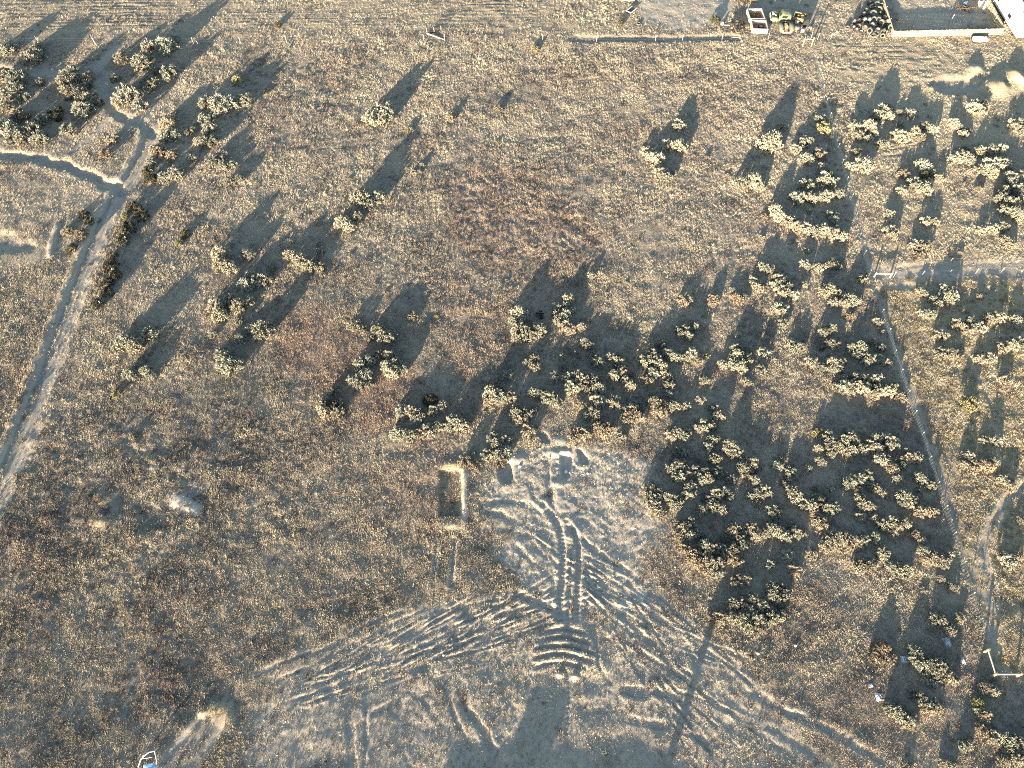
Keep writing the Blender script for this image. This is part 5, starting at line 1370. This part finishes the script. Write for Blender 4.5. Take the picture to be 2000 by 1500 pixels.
for rowname, L in rowsT.items():
    L.sort(key=lambda t: t[0])
    for i, (px, py, sz, zc, rm, dusty, tl) in enumerate(L):
        q = at(px, py, zc)
        z0 = zat(q.x, q.y)
        o = empty('tyre', (q.x, q.y, z0))
        R_, w_ = TY[sz]
        pos = 'rightmost' if i == len(L) - 1 else ORD[i] + ('' if i == 0 else ' from left')
        tag(o, f"{'dusty' if dusty else 'black'} old tyre {'with pale rim' if rm == 'w' else 'with rusty rim' if rm == 'r' else 'with open hole'}, {pos} in the tyre pile's {rowname}", 'tyre', 'old tyres piled by the picket fence')
        a = random.uniform(-0.5, 0.5)
        rot = (tl, random.uniform(-.25, .25), a)
        z = max(zc, R_ * math.sin(tl) * 0.9 + w_ * 0.4) if zc < 0.35 else zc
        t_ = bpy.data.objects.new('rubber', TM[sz][0]); C.objects.link(t_); t_.parent = o
        t_.location = (0, 0, z); t_.rotation_euler = rot
        t_.material_slots[0].link = 'OBJECT'; t_.material_slots[0].material = M['rubber_grey' if dusty else 'rubber']
        if rm != '-':
            r_ = bpy.data.objects.new('rim', TM[sz][1]); C.objects.link(r_); r_.parent = o
            r_.location = (0, 0, z); r_.rotation_euler = rot
            r_.material_slots[0].link = 'OBJECT'; r_.material_slots[0].material = M['rim' if rm == 'w' else 'rim_rust']


# ------------------------------------------------------------------ scrap row beside the gravel yard
def bin_box(label, px, py, w, d, h, rz, wall, floor):
    root = empty('metal_bin', gat(px, py), rz)
    tag(root, label, 'bin', 'open bins in the scrap row')
    t = 0.13
    MB().box((0, 0, 0.12), (w - 0.02, d - 0.02, 0.1)).build('floor', M[floor], root)
    for s in (-1, 1):
        MB().box((0, s * (d / 2 - t / 2), h / 2 + 0.05), (w, t, h)).build('side_panel', M[wall], root, bevel=0.02)
        MB().box((s * (w / 2 - t / 2), 0, h / 2 + 0.05), (t, d - 2 * t - 0.004, h)).build('side_panel', M[wall], root, bevel=0.02)
    for sx in (-1, 1):
        for sy in (-1, 1): MB().box((sx * (w / 2 - 0.15), sy * (d / 2 - 0.15), 0.02), (0.16, 0.16, 0.14)).build('foot', M['dark'], root)
    return root


bin_box('upper open bin with pinkish cream rim, full of brush', 1474, 36, 2.35, 2.6, 0.85, 0.02, 'cream_paint', 'rust')
bin_box('lower open bin with cream rim and red floor holding a tyre', 1481, 57, 2.35, 2.3, 0.75, -0.05, 'cream_paint', 'red_floor')
# tyre lying in the lower bin
q = gat(1485, 56)
o = empty('tyre', (q.x, q.y, q.z + 0.18))
tag(o, 'black tyre with pale rim lying in the red floored bin', 'tyre')
a_ = bpy.data.objects.new('rubber', TM['m'][0]); C.objects.link(a_); a_.parent = o; a_.location = (0, 0, .15); a_.rotation_euler = (.1, 0, 0)
b_ = bpy.data.objects.new('rim', TM['m'][1]); C.objects.link(b_); b_.parent = o; b_.location = (0, 0, .15); b_.rotation_euler = (.1, 0, 0)
# brush heap in the upper bin
mb = MB(); rr = random.Random(5)
q = gat(1474, 35)
for k in range(90):
    a = rr.uniform(0, 6.28); x, y = rr.uniform(-.9, .9), rr.uniform(-1, 1)
    mb.tube((x, y, .2), (x + .5 * math.cos(a), y + .5 * math.sin(a), rr.uniform(.35, .8)), .018, .008, 3, False)
o = mb.build('brush_heap', M['tan'], loc=q); tag(o, 'dry brush heaped inside the upper open bin', 'brush', kind='stuff')


def wheel(root, loc, R=0.36, w=0.22, name='wheel'):
    t = MB().lathe([(R * .55, -w * .36), (R * .75, -w / 2), (R * .93, -w * .45), (R, -w * .28), (R, w * .28), (R * .93, w * .45), (R * .75, w / 2), (R * .55, w * .36)], 18,
                   Matrix.Rotation(math.pi / 2, 3, 'Y'), loc, closed=True).build(name, M['rubber'], root, True)
    MB().lathe([(0, w * .2), (R * .2, w * .22), (R * .5, w * .1), (R * .58, w * .32)], 14, Matrix.Rotation(math.pi / 2, 3, 'Y'), loc).build('rim', M['rim_rust'], t, True)
    return t


def loft(mb, secs):
    """closed skin through rings of equal length"""
    n = len(secs[0]); V = [p for s in secs for p in s]; Fc = []
    for k in range(len(secs) - 1):
        for j in range(n):
            Fc.append((k * n + j, k * n + (j + 1) % n, (k + 1) * n + (j + 1) % n, (k + 1) * n + j))
    Fc += [tuple(range(n - 1, -1, -1)), tuple(range((len(secs) - 1) * n, len(secs) * n))]
    return mb.add(V, Fc)


def ring(y, hw, z0, z1, rad=0.5, n=16):
    """rounded section across x at station y"""
    P = []
    for k in range(n):
        t = 2 * math.pi * k / n
        cx, cz = math.cos(t), math.sin(t)
        e = 0.55
        P.append((hw * math.copysign(abs(cx) ** e, cx), y, (z0 + z1) / 2 + (z1 - z0) / 2 * math.copysign(abs(cz) ** e, cz)))
    return P


# pale green old truck cab, nose to the left
root = empty('truck_cab', gat(1524, 40), math.radians(84))
tag(root, 'pale green derelict truck cab with a stripped engine bay', 'truck')
mb = MB(); loft(mb, [ring(-1.35, .72, .45, 1.25), ring(-1.2, .86, .35, 1.50), ring(-.5, .92, .30, 1.62), ring(.15, .92, .30, 1.58), ring(.42, .88, .32, 1.15)])
mb.build('cab', M['green'], root, True)
MB().box((0, -0.35, 1.625), (0.16, .62, .03)).build('roof_slot', M['dark'], root)
MB().box((0, 0.33, 1.28), (1.4, 0.08, 0.4), Matrix.Rotation(math.radians(28), 3, 'X')).build('windscreen', M['glass'], root)
for s in (-1, 1):
    MB().box((s * 0.915, -0.3, 1.2), (0.03, .8, .36)).build('side_window', M['glass'], root)
    mb = MB(); loft(mb, [ring(.45, .22, .3, .85), ring(.9, .28, .35, 1.02), ring(1.45, .27, .35, .98), ring(1.75, .18, .35, .7)])
    f = mb.build('fender', M['green'], root, True); f.location.x = s * .75
    wheel(root, (s * .74, 1.15, .36)); wheel(root, (s * .74, -.95, .36))
MB().box((0, 1.05, .55), (.7, 1.1, .35)).build('engine', M['tan'], root, bevel=.03)
MB().tube((-.2, .8, .9), (.25, 1.3, 1.0), .09, .07).tube((.2, .7, .85), (.2, 1.4, .85), .06).build('air_pipe', M['white_paint'], root)
MB().box((0, 1.72, .75), (.8, .07, .6)).build('grille', M['rim'], root)
# front end of an old truck standing below it
root = empty('old_truck', gat(1533, 59), math.pi)
tag(root, 'grey-green round-fendered truck front with tan engine and pale bumper', 'truck')
for s in (-1, 1):
    mb = MB(); loft(mb, [ring(-1.0, .16, .15, .70), ring(-.6, .26, .18, .95), ring(0, .30, .2, 1.10), ring(.55, .29, .2, 1.0), ring(.95, .18, .25, .72)])
    f = mb.build('fender', M['green_grey'], root, True); f.location.x = s * .78
    h_ = MB().lathe([(0, .06), (.12, .05), (.14, 0)], 12, Matrix.Rotation(-math.pi / 2, 3, 'X'), (s * .62, 1.0, .62)).build('headlight', M['rim'], root, True)
    wheel(root, (s * .78, .1, .34))
mb = MB(); n_ = 14
for k in range(n_ - 1):
    a0, a1 = math.pi * k / (n_ - 1), math.pi * (k + 1) / (n_ - 1)
    pa = [Vector((r_ * math.cos(a_), -.55 - r_ * .75 * math.sin(a_), .62)) for a_ in (a0, a1) for r_ in (.55, 1.0)]
    up = Vector((0, 0, .42))
    mb.add([pa[0], pa[1], pa[3], pa[2], pa[0] + up * .6, pa[1] + up * .4, pa[3] + up * .4, pa[2] + up * .6], [(3, 2, 1, 0), (4, 5, 6, 7), (0, 1, 5, 4), (1, 2, 6, 5), (2, 3, 7, 6), (3, 0, 4, 7)])
mb.build('cowl', M['green_grey'], root, True)
MB().box((0, -.1, .62), (.55, .9, .55)).tube((0, -.3, .9), (0, .3, .98), .2, .16, 10).build('engine', M['tan'], root, bevel=.03)
MB().box((0, 1.12, .42), (1.35, .12, .2)).build('bumper', M['cream_paint'], root, bevel=.03)
for s in (-1, 1): MB().box((s * .35, .6, .35), (.1, 1.1, .12)).build('frame_rail', M['rust'], root)
# tilted crate of tan scrap with a pale steel frame
root = empty('scrap_crate', gat(1561, 38), math.radians(-22))
tag(root, 'tilted open crate of tan scrap with a pale frame edge', 'crate')
MB().box((0, 0, .12), (1.9, 1.5, .1)).build('floor', M['rust'], root)
for s in (-1, 1):
    MB().box((0, s * .72, .4), (1.9, .07, .6)).build('side_panel', M['tan'], root)
    MB().box((s * .92, 0, .4), (.07, 1.36, .6)).build('side_panel', M['cream_paint'] if s < 0 else M['tan'], root)
for k, (x, y, r_) in enumerate([(.3, .2, .36), (.5, -.3, .3), (-.3, .1, .25), (-.5, -.3, .2)]):
    MB().lathe([(0, r_), (r_ * .6, r_ * .85), (r_, r_ * .2), (r_ * .9, -r_ * .3)], 12, None, (x, y, .42)).build('drum', M['tan' if k % 2 == 0 else 'dark'], root, True)
# small scrap pieces
for px, py, R_, h_, mt, lab in [(1556, 45, .34, .5, 'cream_paint', 'pale pink drum below the tan scrap crate'), (1567, 43, .45, .7, 'tan', 'tan drum right below the scrap crate'),
                               (1556, 57, .38, .55, 'green_grey', 'grey-green drum right of the truck front'), (1582, 57, .2, .4, 'cream_paint', 'small pale can by the far corner brace'),
                               (1567, 62, .25, .5, 'cream_paint', 'pale can at the foot of the scrap row')]:
    o = MB().lathe([(0, 0), (R_, 0), (R_, h_ * .3), (R_ * 1.04, h_ * .33), (R_, h_ * .36), (R_, h_ * .95), (R_ * .94, h_), (0, h_ * .97)], 16).build('drum', M[mt], loc=gat(px, py), smooth=True)
    tag(o, lab, 'drum', 'drums and cans in the scrap row')
o = MB().box((0, 0, .5), (.8, .6, .9)).box((.1, .0, 1.05), (.4, .4, .25)).tube((-.4, -.1, .4), (-.75, -.3, .2), .12, .12, 8).build('scrap_engine', M['dark'], loc=gat(1572, 50), bevel=.04)
tag(o, 'black scrap engine block right of the grey-green drum', 'engine')
# rusty trailer frame with twisted scrap
root = empty('trailer_frame', gat(1441, 54), math.radians(8))
tag(root, 'rusty narrow trailer frame piled with dark twisted scrap', 'trailer')
for s in (-1, 1): MB().box((s * .75, 0, .42), (.13, 3.4, .13)).build('frame_rail', M['rust' if s > 0 else 'tan'], root)
for k in range(5): MB().box((0, -1.5 + k * .75, .42), (1.37, .1, .1)).build('cross_rail', M['dark'], root)
mb = MB(); rr = random.Random(9)
for k in range(34):
    x, y = rr.uniform(-.6, .6), rr.uniform(-1.5, 1.5); a = rr.uniform(0, 6.28)
    mb.tube((x, y, .5), (x + .6 * math.cos(a), y + .6 * math.sin(a), rr.uniform(.5, 1.0)), .04, .03, 5)
o = mb.build('scrap_rods', M['dark'], root); o['kind'] = 'stuff'
for s in (-1, 1): wheel(root, (s * .95, .5, .33), .33, .2)
# rusty implement at the top edge
root = empty('farm_implement', gat(1455, 3), 0)
tag(root, 'rusty red farm implement at the top edge above the bins', 'farm machine')
MB().box((0, .5, .5), (3.4, .25, .3)).build('beam', M['rust'], root)
for k in range(6): MB().tube((-1.5 + k * .6, .45, .5), (-1.6 + k * .6, -.35, .1), .06, .04, 6).build('tine', M['rust'], root)
MB().box((1.3, -.2, .5), (1.4, .5, .12), Matrix.Rotation(.3, 3, 'Z')).build('plate', M['tan'], root)
# timber and small pale things by the far fence
for px, py, L_, rz, lab in [(1441, 71, 2.0, -.02, 'short pale board lying along the far fence under the scrap'), (1422, 49, 1.3, 0, 'pale board lying left of the rusty trailer frame')]:
    o = MB().box((0, 0, .06), (L_, .22, .06)).build('board', M['wood_grey'], loc=gat(px, py)); o.rotation_euler.z = rz
    tag(o, lab, 'board', 'loose boards by the scrap row')
o = MB().lathe([(0, 0), (.2, .02), (.24, .2), (.16, .42), (.06, .5), (0, .5)], 12).build('white_jug', M['plastic'], loc=gat(1411, 48), smooth=True)
tag(o, 'white plastic jug beside the dark bush at the yard', 'jug')

# pale blue vehicle at the top edge and its tow hitch frame
root = empty('pickup_truck', gat(1226, -2))
tag(root, 'pale blue vehicle cut by the top edge beside the gravel yard', 'truck')
W_ = 1.05
MB().box((0, .9, .62), (2 * W_, 3.6, .12)).build('bed_floor', M['dark'], root)
MB().box((0, -.92, .85), (2 * W_, .1, .62)).build('tailgate', M['teal'], root, bevel=.03)
for s in (-1, 1):
    MB().box((s * (W_ - .05), .9, .85), (.1, 3.5, .62)).build('bed_side', M['teal'], root, bevel=.03)
    MB().box((s * (W_ - .12), -.99, .8), (.14, .04, .24)).build('tail_light', M['red_floor'], root)
    wheel(root, (s * .95, .6, .38), .38); wheel(root, (s * .95, 4.2, .38), .38)
mb = MB(); loft(mb, [ring(2.75, .95, .5, 1.85), ring(3.3, 1.02, .45, 1.95), ring(4.4, 1.02, .45, 1.85), ring(4.9, 1.0, .45, 1.1), ring(6.1, .98, .45, 1.0), ring(6.4, .85, .5, .85)])
mb.build('cab', M['teal'], root, True)
MB().box((0, 2.72, 1.45), (1.4, .06, .5)).build('rear_window', M['glass'], root)
MB().box((0, -1.08, .5), (1.9, .16, .16)).build('bumper', M['rim'], root, bevel=.03)
MB().box((-1.2, .0, .75), (.25, 1.5, .9)).build('side_box', M['white_paint'], root, bevel=.03)
root = empty('tow_frame', gat(1233, 22), math.radians(-38))
tag(root, 'small tilted frame with white edges below the pale blue vehicle', 'trailer')
for s in (-1, 1): MB().box((s * .42, 0, .3), (.09, 1.6, .1)).build('frame_rail', M['white_paint'], root)
MB().box((0, -.78, .3), (.75, .09, .1)).build('cross_rail', M['white_paint'], root)
MB().box((0, -.1, .24), (.74, 1.3, .06)).build('deck', M['dark'], root)
MB().tube((0, .8, .3), (0, 1.3, .35), .05).build('hitch', M['rust'], root)
q = gat(1247, 47)
o = MB().lathe(tyre_prof := [(.2, -.1), (.3, -.13), (.36, -.08), (.36, .08), (.3, .13), (.2, .1)], 16, closed=True).build('tyre', M['rubber_grey'], loc=q + Vector((0, 0, .14)), smooth=True)
tag(o, 'single grey tyre lying flat at the yard\'s lower left corner', 'tyre')

# junk inside the picket enclosure
def junk(name, px, py, mb, mat, lab, cat, rz=0.0, smooth_=False, bev=0.0):
    o = mb.build(name, M[mat], loc=gat(px, py), smooth=smooth_, bevel=bev); o.rotation_euler.z = rz
    tag(o, lab, cat)
    return o


mb = MB(); mb.tube((-.7, -1.0, .7), (.6, 1.0, 1.5), .16, .2, 10); junk('white_pipe', 1921, 18, mb, 'plastic', 'white pale blue pipe leaning in the enclosure\'s right corner', 'pipe', 0, True)
mb = MB().box((0, 0, .6), (1.2, .8, 1.2)).box((-.1, 0, 1.4), (.7, .6, .5)).tube((.5, -.3, .3), (.9, -.5, .1), .15); junk('dark_machine', 1896, 12, mb, 'dark', 'dark machine with blue-white covers inside the enclosure', 'machine', .4, bev=.05)
mb = MB().box((0, 0, .2), (.8, .5, .35)); junk('blue_box', 1886, 9, mb, 'blue_plastic', 'pale blue tub left of the dark machine', 'tub', .5, bev=.05)
mb = MB().lathe([(0, 0), (.32, 0), (.36, .7), (.33, .8), (.28, .8), (.26, .1), (0, .1)], 14); junk('white_bucket', 1912, 10, mb, 'plastic', 'white bucket in front of the leaning pipe', 'bucket', 0, True)
mb = MB()
rr = random.Random(3)
for k in range(60): mb.tube((rr.uniform(-1.3, 1.3), rr.uniform(-.6, .6), rr.uniform(0, .35)), (rr.uniform(-1.3, 1.3), rr.uniform(-.6, .6), rr.uniform(.1, .7)), .03, .02, 4, False)
junk('branch_pile', 1880, 17, mb, 'twig', 'dark pile of branches inside the enclosure', 'branches')
mb = MB().tube((0, 0, 0), (.18, .1, 1.25), .05, .045, 6); junk('leaning_pole', 1856, 42, mb, 'wood_grey', 'thin pale pole leaning inside the enclosure\'s front fence', 'pole')

# white box on the track in front of the picket fence
root = empty('white_tank', gat(1912, 80))
tag(root, 'white box-shaped tank standing on dark blocks before the picket fence', 'tank')
MB().box((0, 0, .42), (2.05, .85, .5)).build('shell', M['white_paint'], root, bevel=.08)
for s in (-1, 1): MB().box((s * .7, 0, .1), (.2, .8, .2)).build('block', M['dark'], root)
MB().box((0, .62, .3), (1.95, .3, .5)).build('dark_slab', M['dark'], root, bevel=.02)  # plain dark slab close behind the shell
MB().lathe([(0, .06), (.12, .05), (.14, 0)], 12, None, (.5, 0, .67)).build('cap', M['plastic'], root, True)

# white trailer in the top right corner
A_, B_ = at(1962, 0, 2.1), at(1997, 54, 2.1)
dv = Vector((B_.x - A_.x, B_.y - A_.y, 0)); dv.normalize()
nv = Vector((-dv.y, dv.x, 0))
if nv.x < 0: nv = -nv
ang = math.atan2(dv.y, dv.x)
Lt = 11.0
cen = Vector((B_.x, B_.y, 0)) - dv * (Lt / 2) + nv * 1.4
root = empty('travel_trailer', (cen.x, cen.y, 0), ang)
tag(root, 'large white travel trailer roof cut by the top right corner', 'trailer')
MB().box((0, 0, 1.22), (Lt, 2.8, 1.75)).build('body', M['white_paint'], root, bevel=.1)
MB().box((0, 0, .3), (Lt * .95, 2.5, .2)).build('chassis', M['dark'], root)
MB().box((2.5, .4, 2.16), (.7, .7, .14)).build('roof_vent', M['plastic'], root, bevel=.03)
MB().box((-1.5, 0, 2.2), (1.1, .8, .22)).build('air_unit', M['plastic'], root, bevel=.05)
for s in (-1, 1):
    for x in (-.7, .5):
        MB().lathe([(0, .1), (.2, .1), (.36, .08), (.38, -.08), (0, -.1)], 16, Matrix.Rotation(math.pi / 2, 3, 'X'), (x, s * 1.2, .38)).build('wheel', M['rubber'], root, True)
    for x in (-3, 1.5): MB().box((x, s * 1.41, 1.4), (.9, .03, .5)).build('window', M['glass'], root)
for px, py, lab in [(1968, 18, 'white bucket upright beside the white trailer, upper'), (1994, 57, 'white bucket by the white trailer\'s near corner')]:
    mb = MB().lathe([(0, 0), (.28, 0), (.34, .6), (.36, .62), (.31, .62), (.26, .05), (0, .05)], 14)
    o = mb.build('white_bucket', M['plastic'], loc=gat(px, py), smooth=True); tag(o, lab, 'bucket')
for px, py, s_, lab in [(1990, 58, .25, 'small pale stone at the white trailer\'s near corner'), (1718, 2, .5, 'pale block at the top of the tyre pile')]:
    bm = bmesh.new(); bmesh.ops.create_icosphere(bm, subdivisions=2, radius=s_)
    for v in bm.verts: v.co *= random.uniform(.8, 1.15)
    me = bpy.data.meshes.new('stone'); bm.to_mesh(me); bm.free(); me.materials.append(M['plastic'])
    o = bpy.data.objects.new('stone', me); C.objects.link(o); o.location = gat(px, py) + Vector((0, 0, s_ * .6)); tag(o, lab, 'stone')


# ------------------------------------------------------------------ litter near the camera
def crumple(px, py, sx, sy, h, mat, name, lab, cat, seed, n=9):
    r = np.random.default_rng(seed)
    q = gat(px, py)
    V, Fc = [], []
    for i in range(n):
        for j in range(n):
            u, v = i / (n - 1) - .5, j / (n - 1) - .5
            V.append((u * sx + r.normal(0, .05 * sx), v * sy + r.normal(0, .05 * sy), 0.01 + h * r.random() * (1 - 1.8 * max(abs(u), abs(v)))))
    for i in range(n - 1):
        for j in range(n - 1):
            a = i * n + j
            Fc.append((a, a + 1, a + n + 1, a + n))
    me = mesh_np(name, V, Fc); me.materials.append(M[mat])
    o = bpy.data.objects.new(name, me); C.objects.link(o); o.location = q
    so = o.modifiers.new('thickness', 'SOLIDIFY'); so.thickness = .012
    tag(o, lab, cat)
    return o


root = empty('white_lawn_chair', gat(296, 1493))
tag(root, 'overturned white tubular frame with blue-white cloth at the bottom edge', 'frame')
pts = [(-1.05, -.2, .05), (-.75, .35, .55), (-.15, .85, .72), (.25, .95, .6), (.5, .3, .4), (.55, -.6, .1)]
for a, b in zip(pts[:-1], pts[1:]): MB().tube(a, b, .05, .05, 8).build('tube', M['plastic'], root)
for a, b in [((-.75, .35, .55), (.1, .5, .45)), ((.25, .95, .6), (.35, 1.3, .1)), ((-.15, .85, .72), (-.9, .6, .1))]: MB().tube(a, b, .03, .03, 6).build('tube', M['plastic'], root)
mb = MB(); rr = np.random.default_rng(4); n_ = 8
V = [((i / 7 - .5) * 1.1, -.45 + (j / 7 - .5) * .95, .35 + .1 * rr.random() - .5 * (i / 7 - .5) ** 2) for i in range(n_) for j in range(n_)]
mb.add(V, [(i * n_ + j, (i + 1) * n_ + j, (i + 1) * n_ + j + 1, i * n_ + j + 1) for i in range(n_ - 1) for j in range(n_ - 1)])
mb.build('cloth', M['blue_plastic'], root, True)
for k, (px, py, sx, sy, lab) in enumerate([
    (1851, 1254, .75, 1.0, 'crumpled white plastic in shade by the bottom right fence'), (1843, 1248, .4, .35, 'small white scrap beside the crumpled plastic'),
    (1765, 1288, .65, .75, 'grey-white litter left of the bottom right shrub clump'), (1716, 1362, .8, .9, 'white plastic rag in grass at lower right'),
    (1881, 1290, .5, .9, 'pale torn litter left of the yellow timber brace'), (1700, 1340, .6, .5, 'grey litter above the white rag, lower right')]):
    crumple(px, py, sx * .75, sy * .75, .3, 'plastic', 'plastic_litter', lab, 'litter', 40 + k)
for k, (px, py, s_, lab) in enumerate([(1553, 1262, .13, 'small white stone in grass below the round bottom clump'), (1813, 1311, .22, 'round pale stone in the bottom right shrub clump'),
    (1106, 920, .18, 'white stone in the digging at the clearing head'), (1148, 925, .13, 'thin white chip right of the digging'), (1015, 912, .14, 'white chip in the upper left digging'),
    (1124, 873, .1, 'small pale stone above the clearing'), (1054, 877, .1, 'small pale stone between the diggings'), (1542, 580, .2, 'pale block in the shrub row right of centre'),
    (1480, 1277, .14, 'pale stone below the round bottom clump, right'), (1436, 1276, .14, 'pale stone beside the long pole shadow'), (866, 1280, .13, 'white chip in the track fan, left of centre')]):
    bm = bmesh.new(); bmesh.ops.create_icosphere(bm, subdivisions=2, radius=s_)
    rr = random.Random(70 + k)
    for v in bm.verts: v.co *= rr.uniform(.75, 1.2); v.co.z *= .98
    me = bpy.data.meshes.new('stone'); bm.to_mesh(me); bm.free(); me.materials.append(M['white_paint'] if k < 5 else M['rock'])
    o = bpy.data.objects.new('stone', me); C.objects.link(o); o.location = gat(px, py) + Vector((0, 0, s_ * .5))
    tag(o, lab, 'stone', 'pale stones lying on the lot')

# ------------------------------------------------------------------ what stands behind the camera and throws the shadows at the bottom edge
def caster(px, py, h):
    """ground point of something of height h whose shadow tip falls on a photo pixel"""
    p = at(px, py)
    L = h / math.tan(SUN_EL)
    return Vector((p.x - L * math.sin(SUN_AZ), p.y - L * math.cos(SUN_AZ), 0))


q = caster(1420, 1125, 4.6)
root = empty('utility_pole', q)
tag(root, 'stout wooden pole out of view whose long shadow crosses the tracks', 'pole')
MB().tube((0, 0, 0), (0, 0, 4.6), .34, .30, 12).build('shaft', M['wood'], root)
MB().box((0, 0, 4.4), (.6, .14, .12)).build('crossarm', M['wood'], root)
# house: eave line shades y ~ 1440; chimney block reaches y ~ 1325
a, b = caster(905, 1445, 2.8), caster(1300, 1458, 2.8)
cen = (a + b) / 2
root = empty('house', (cen.x, cen.y - 3.5, 0))
tag(root, 'low house out of view whose shadow covers the bottom edge', 'house')
wd = (b - a).length + 1.2
MB().box((0, 0, 1.4), (wd, 7.0, 2.8)).build('wall', M['siding'], root)
mb = MB(); hw, hd = wd / 2 + .3, 3.9
mb.add([(-hw, -hd, 2.8), (hw, -hd, 2.8), (hw, hd, 2.8), (-hw, hd, 2.8), (-hw + 2.5, 0, 3.1), (hw - 2.5, 0, 3.1)], [(3, 2, 1, 0), (0, 1, 5, 4), (2, 3, 4, 5), (1, 2, 5), (3, 0, 4)])
mb.build('roof', M['shingle'], root)
c0, c1 = caster(1050, 1330, 5.0), caster(1112, 1330, 5.0)
root2 = empty('tall_shed', ((c0.x + c1.x) / 2, (c0.y + c1.y) / 2 - .8, 0))
tag(root2, 'tall shed out of view behind the camera', 'shed')
MB().box((0, 0, 2.5), ((c1 - c0).length, 1.8, 5.0)).build('wall', M['siding'], root2)
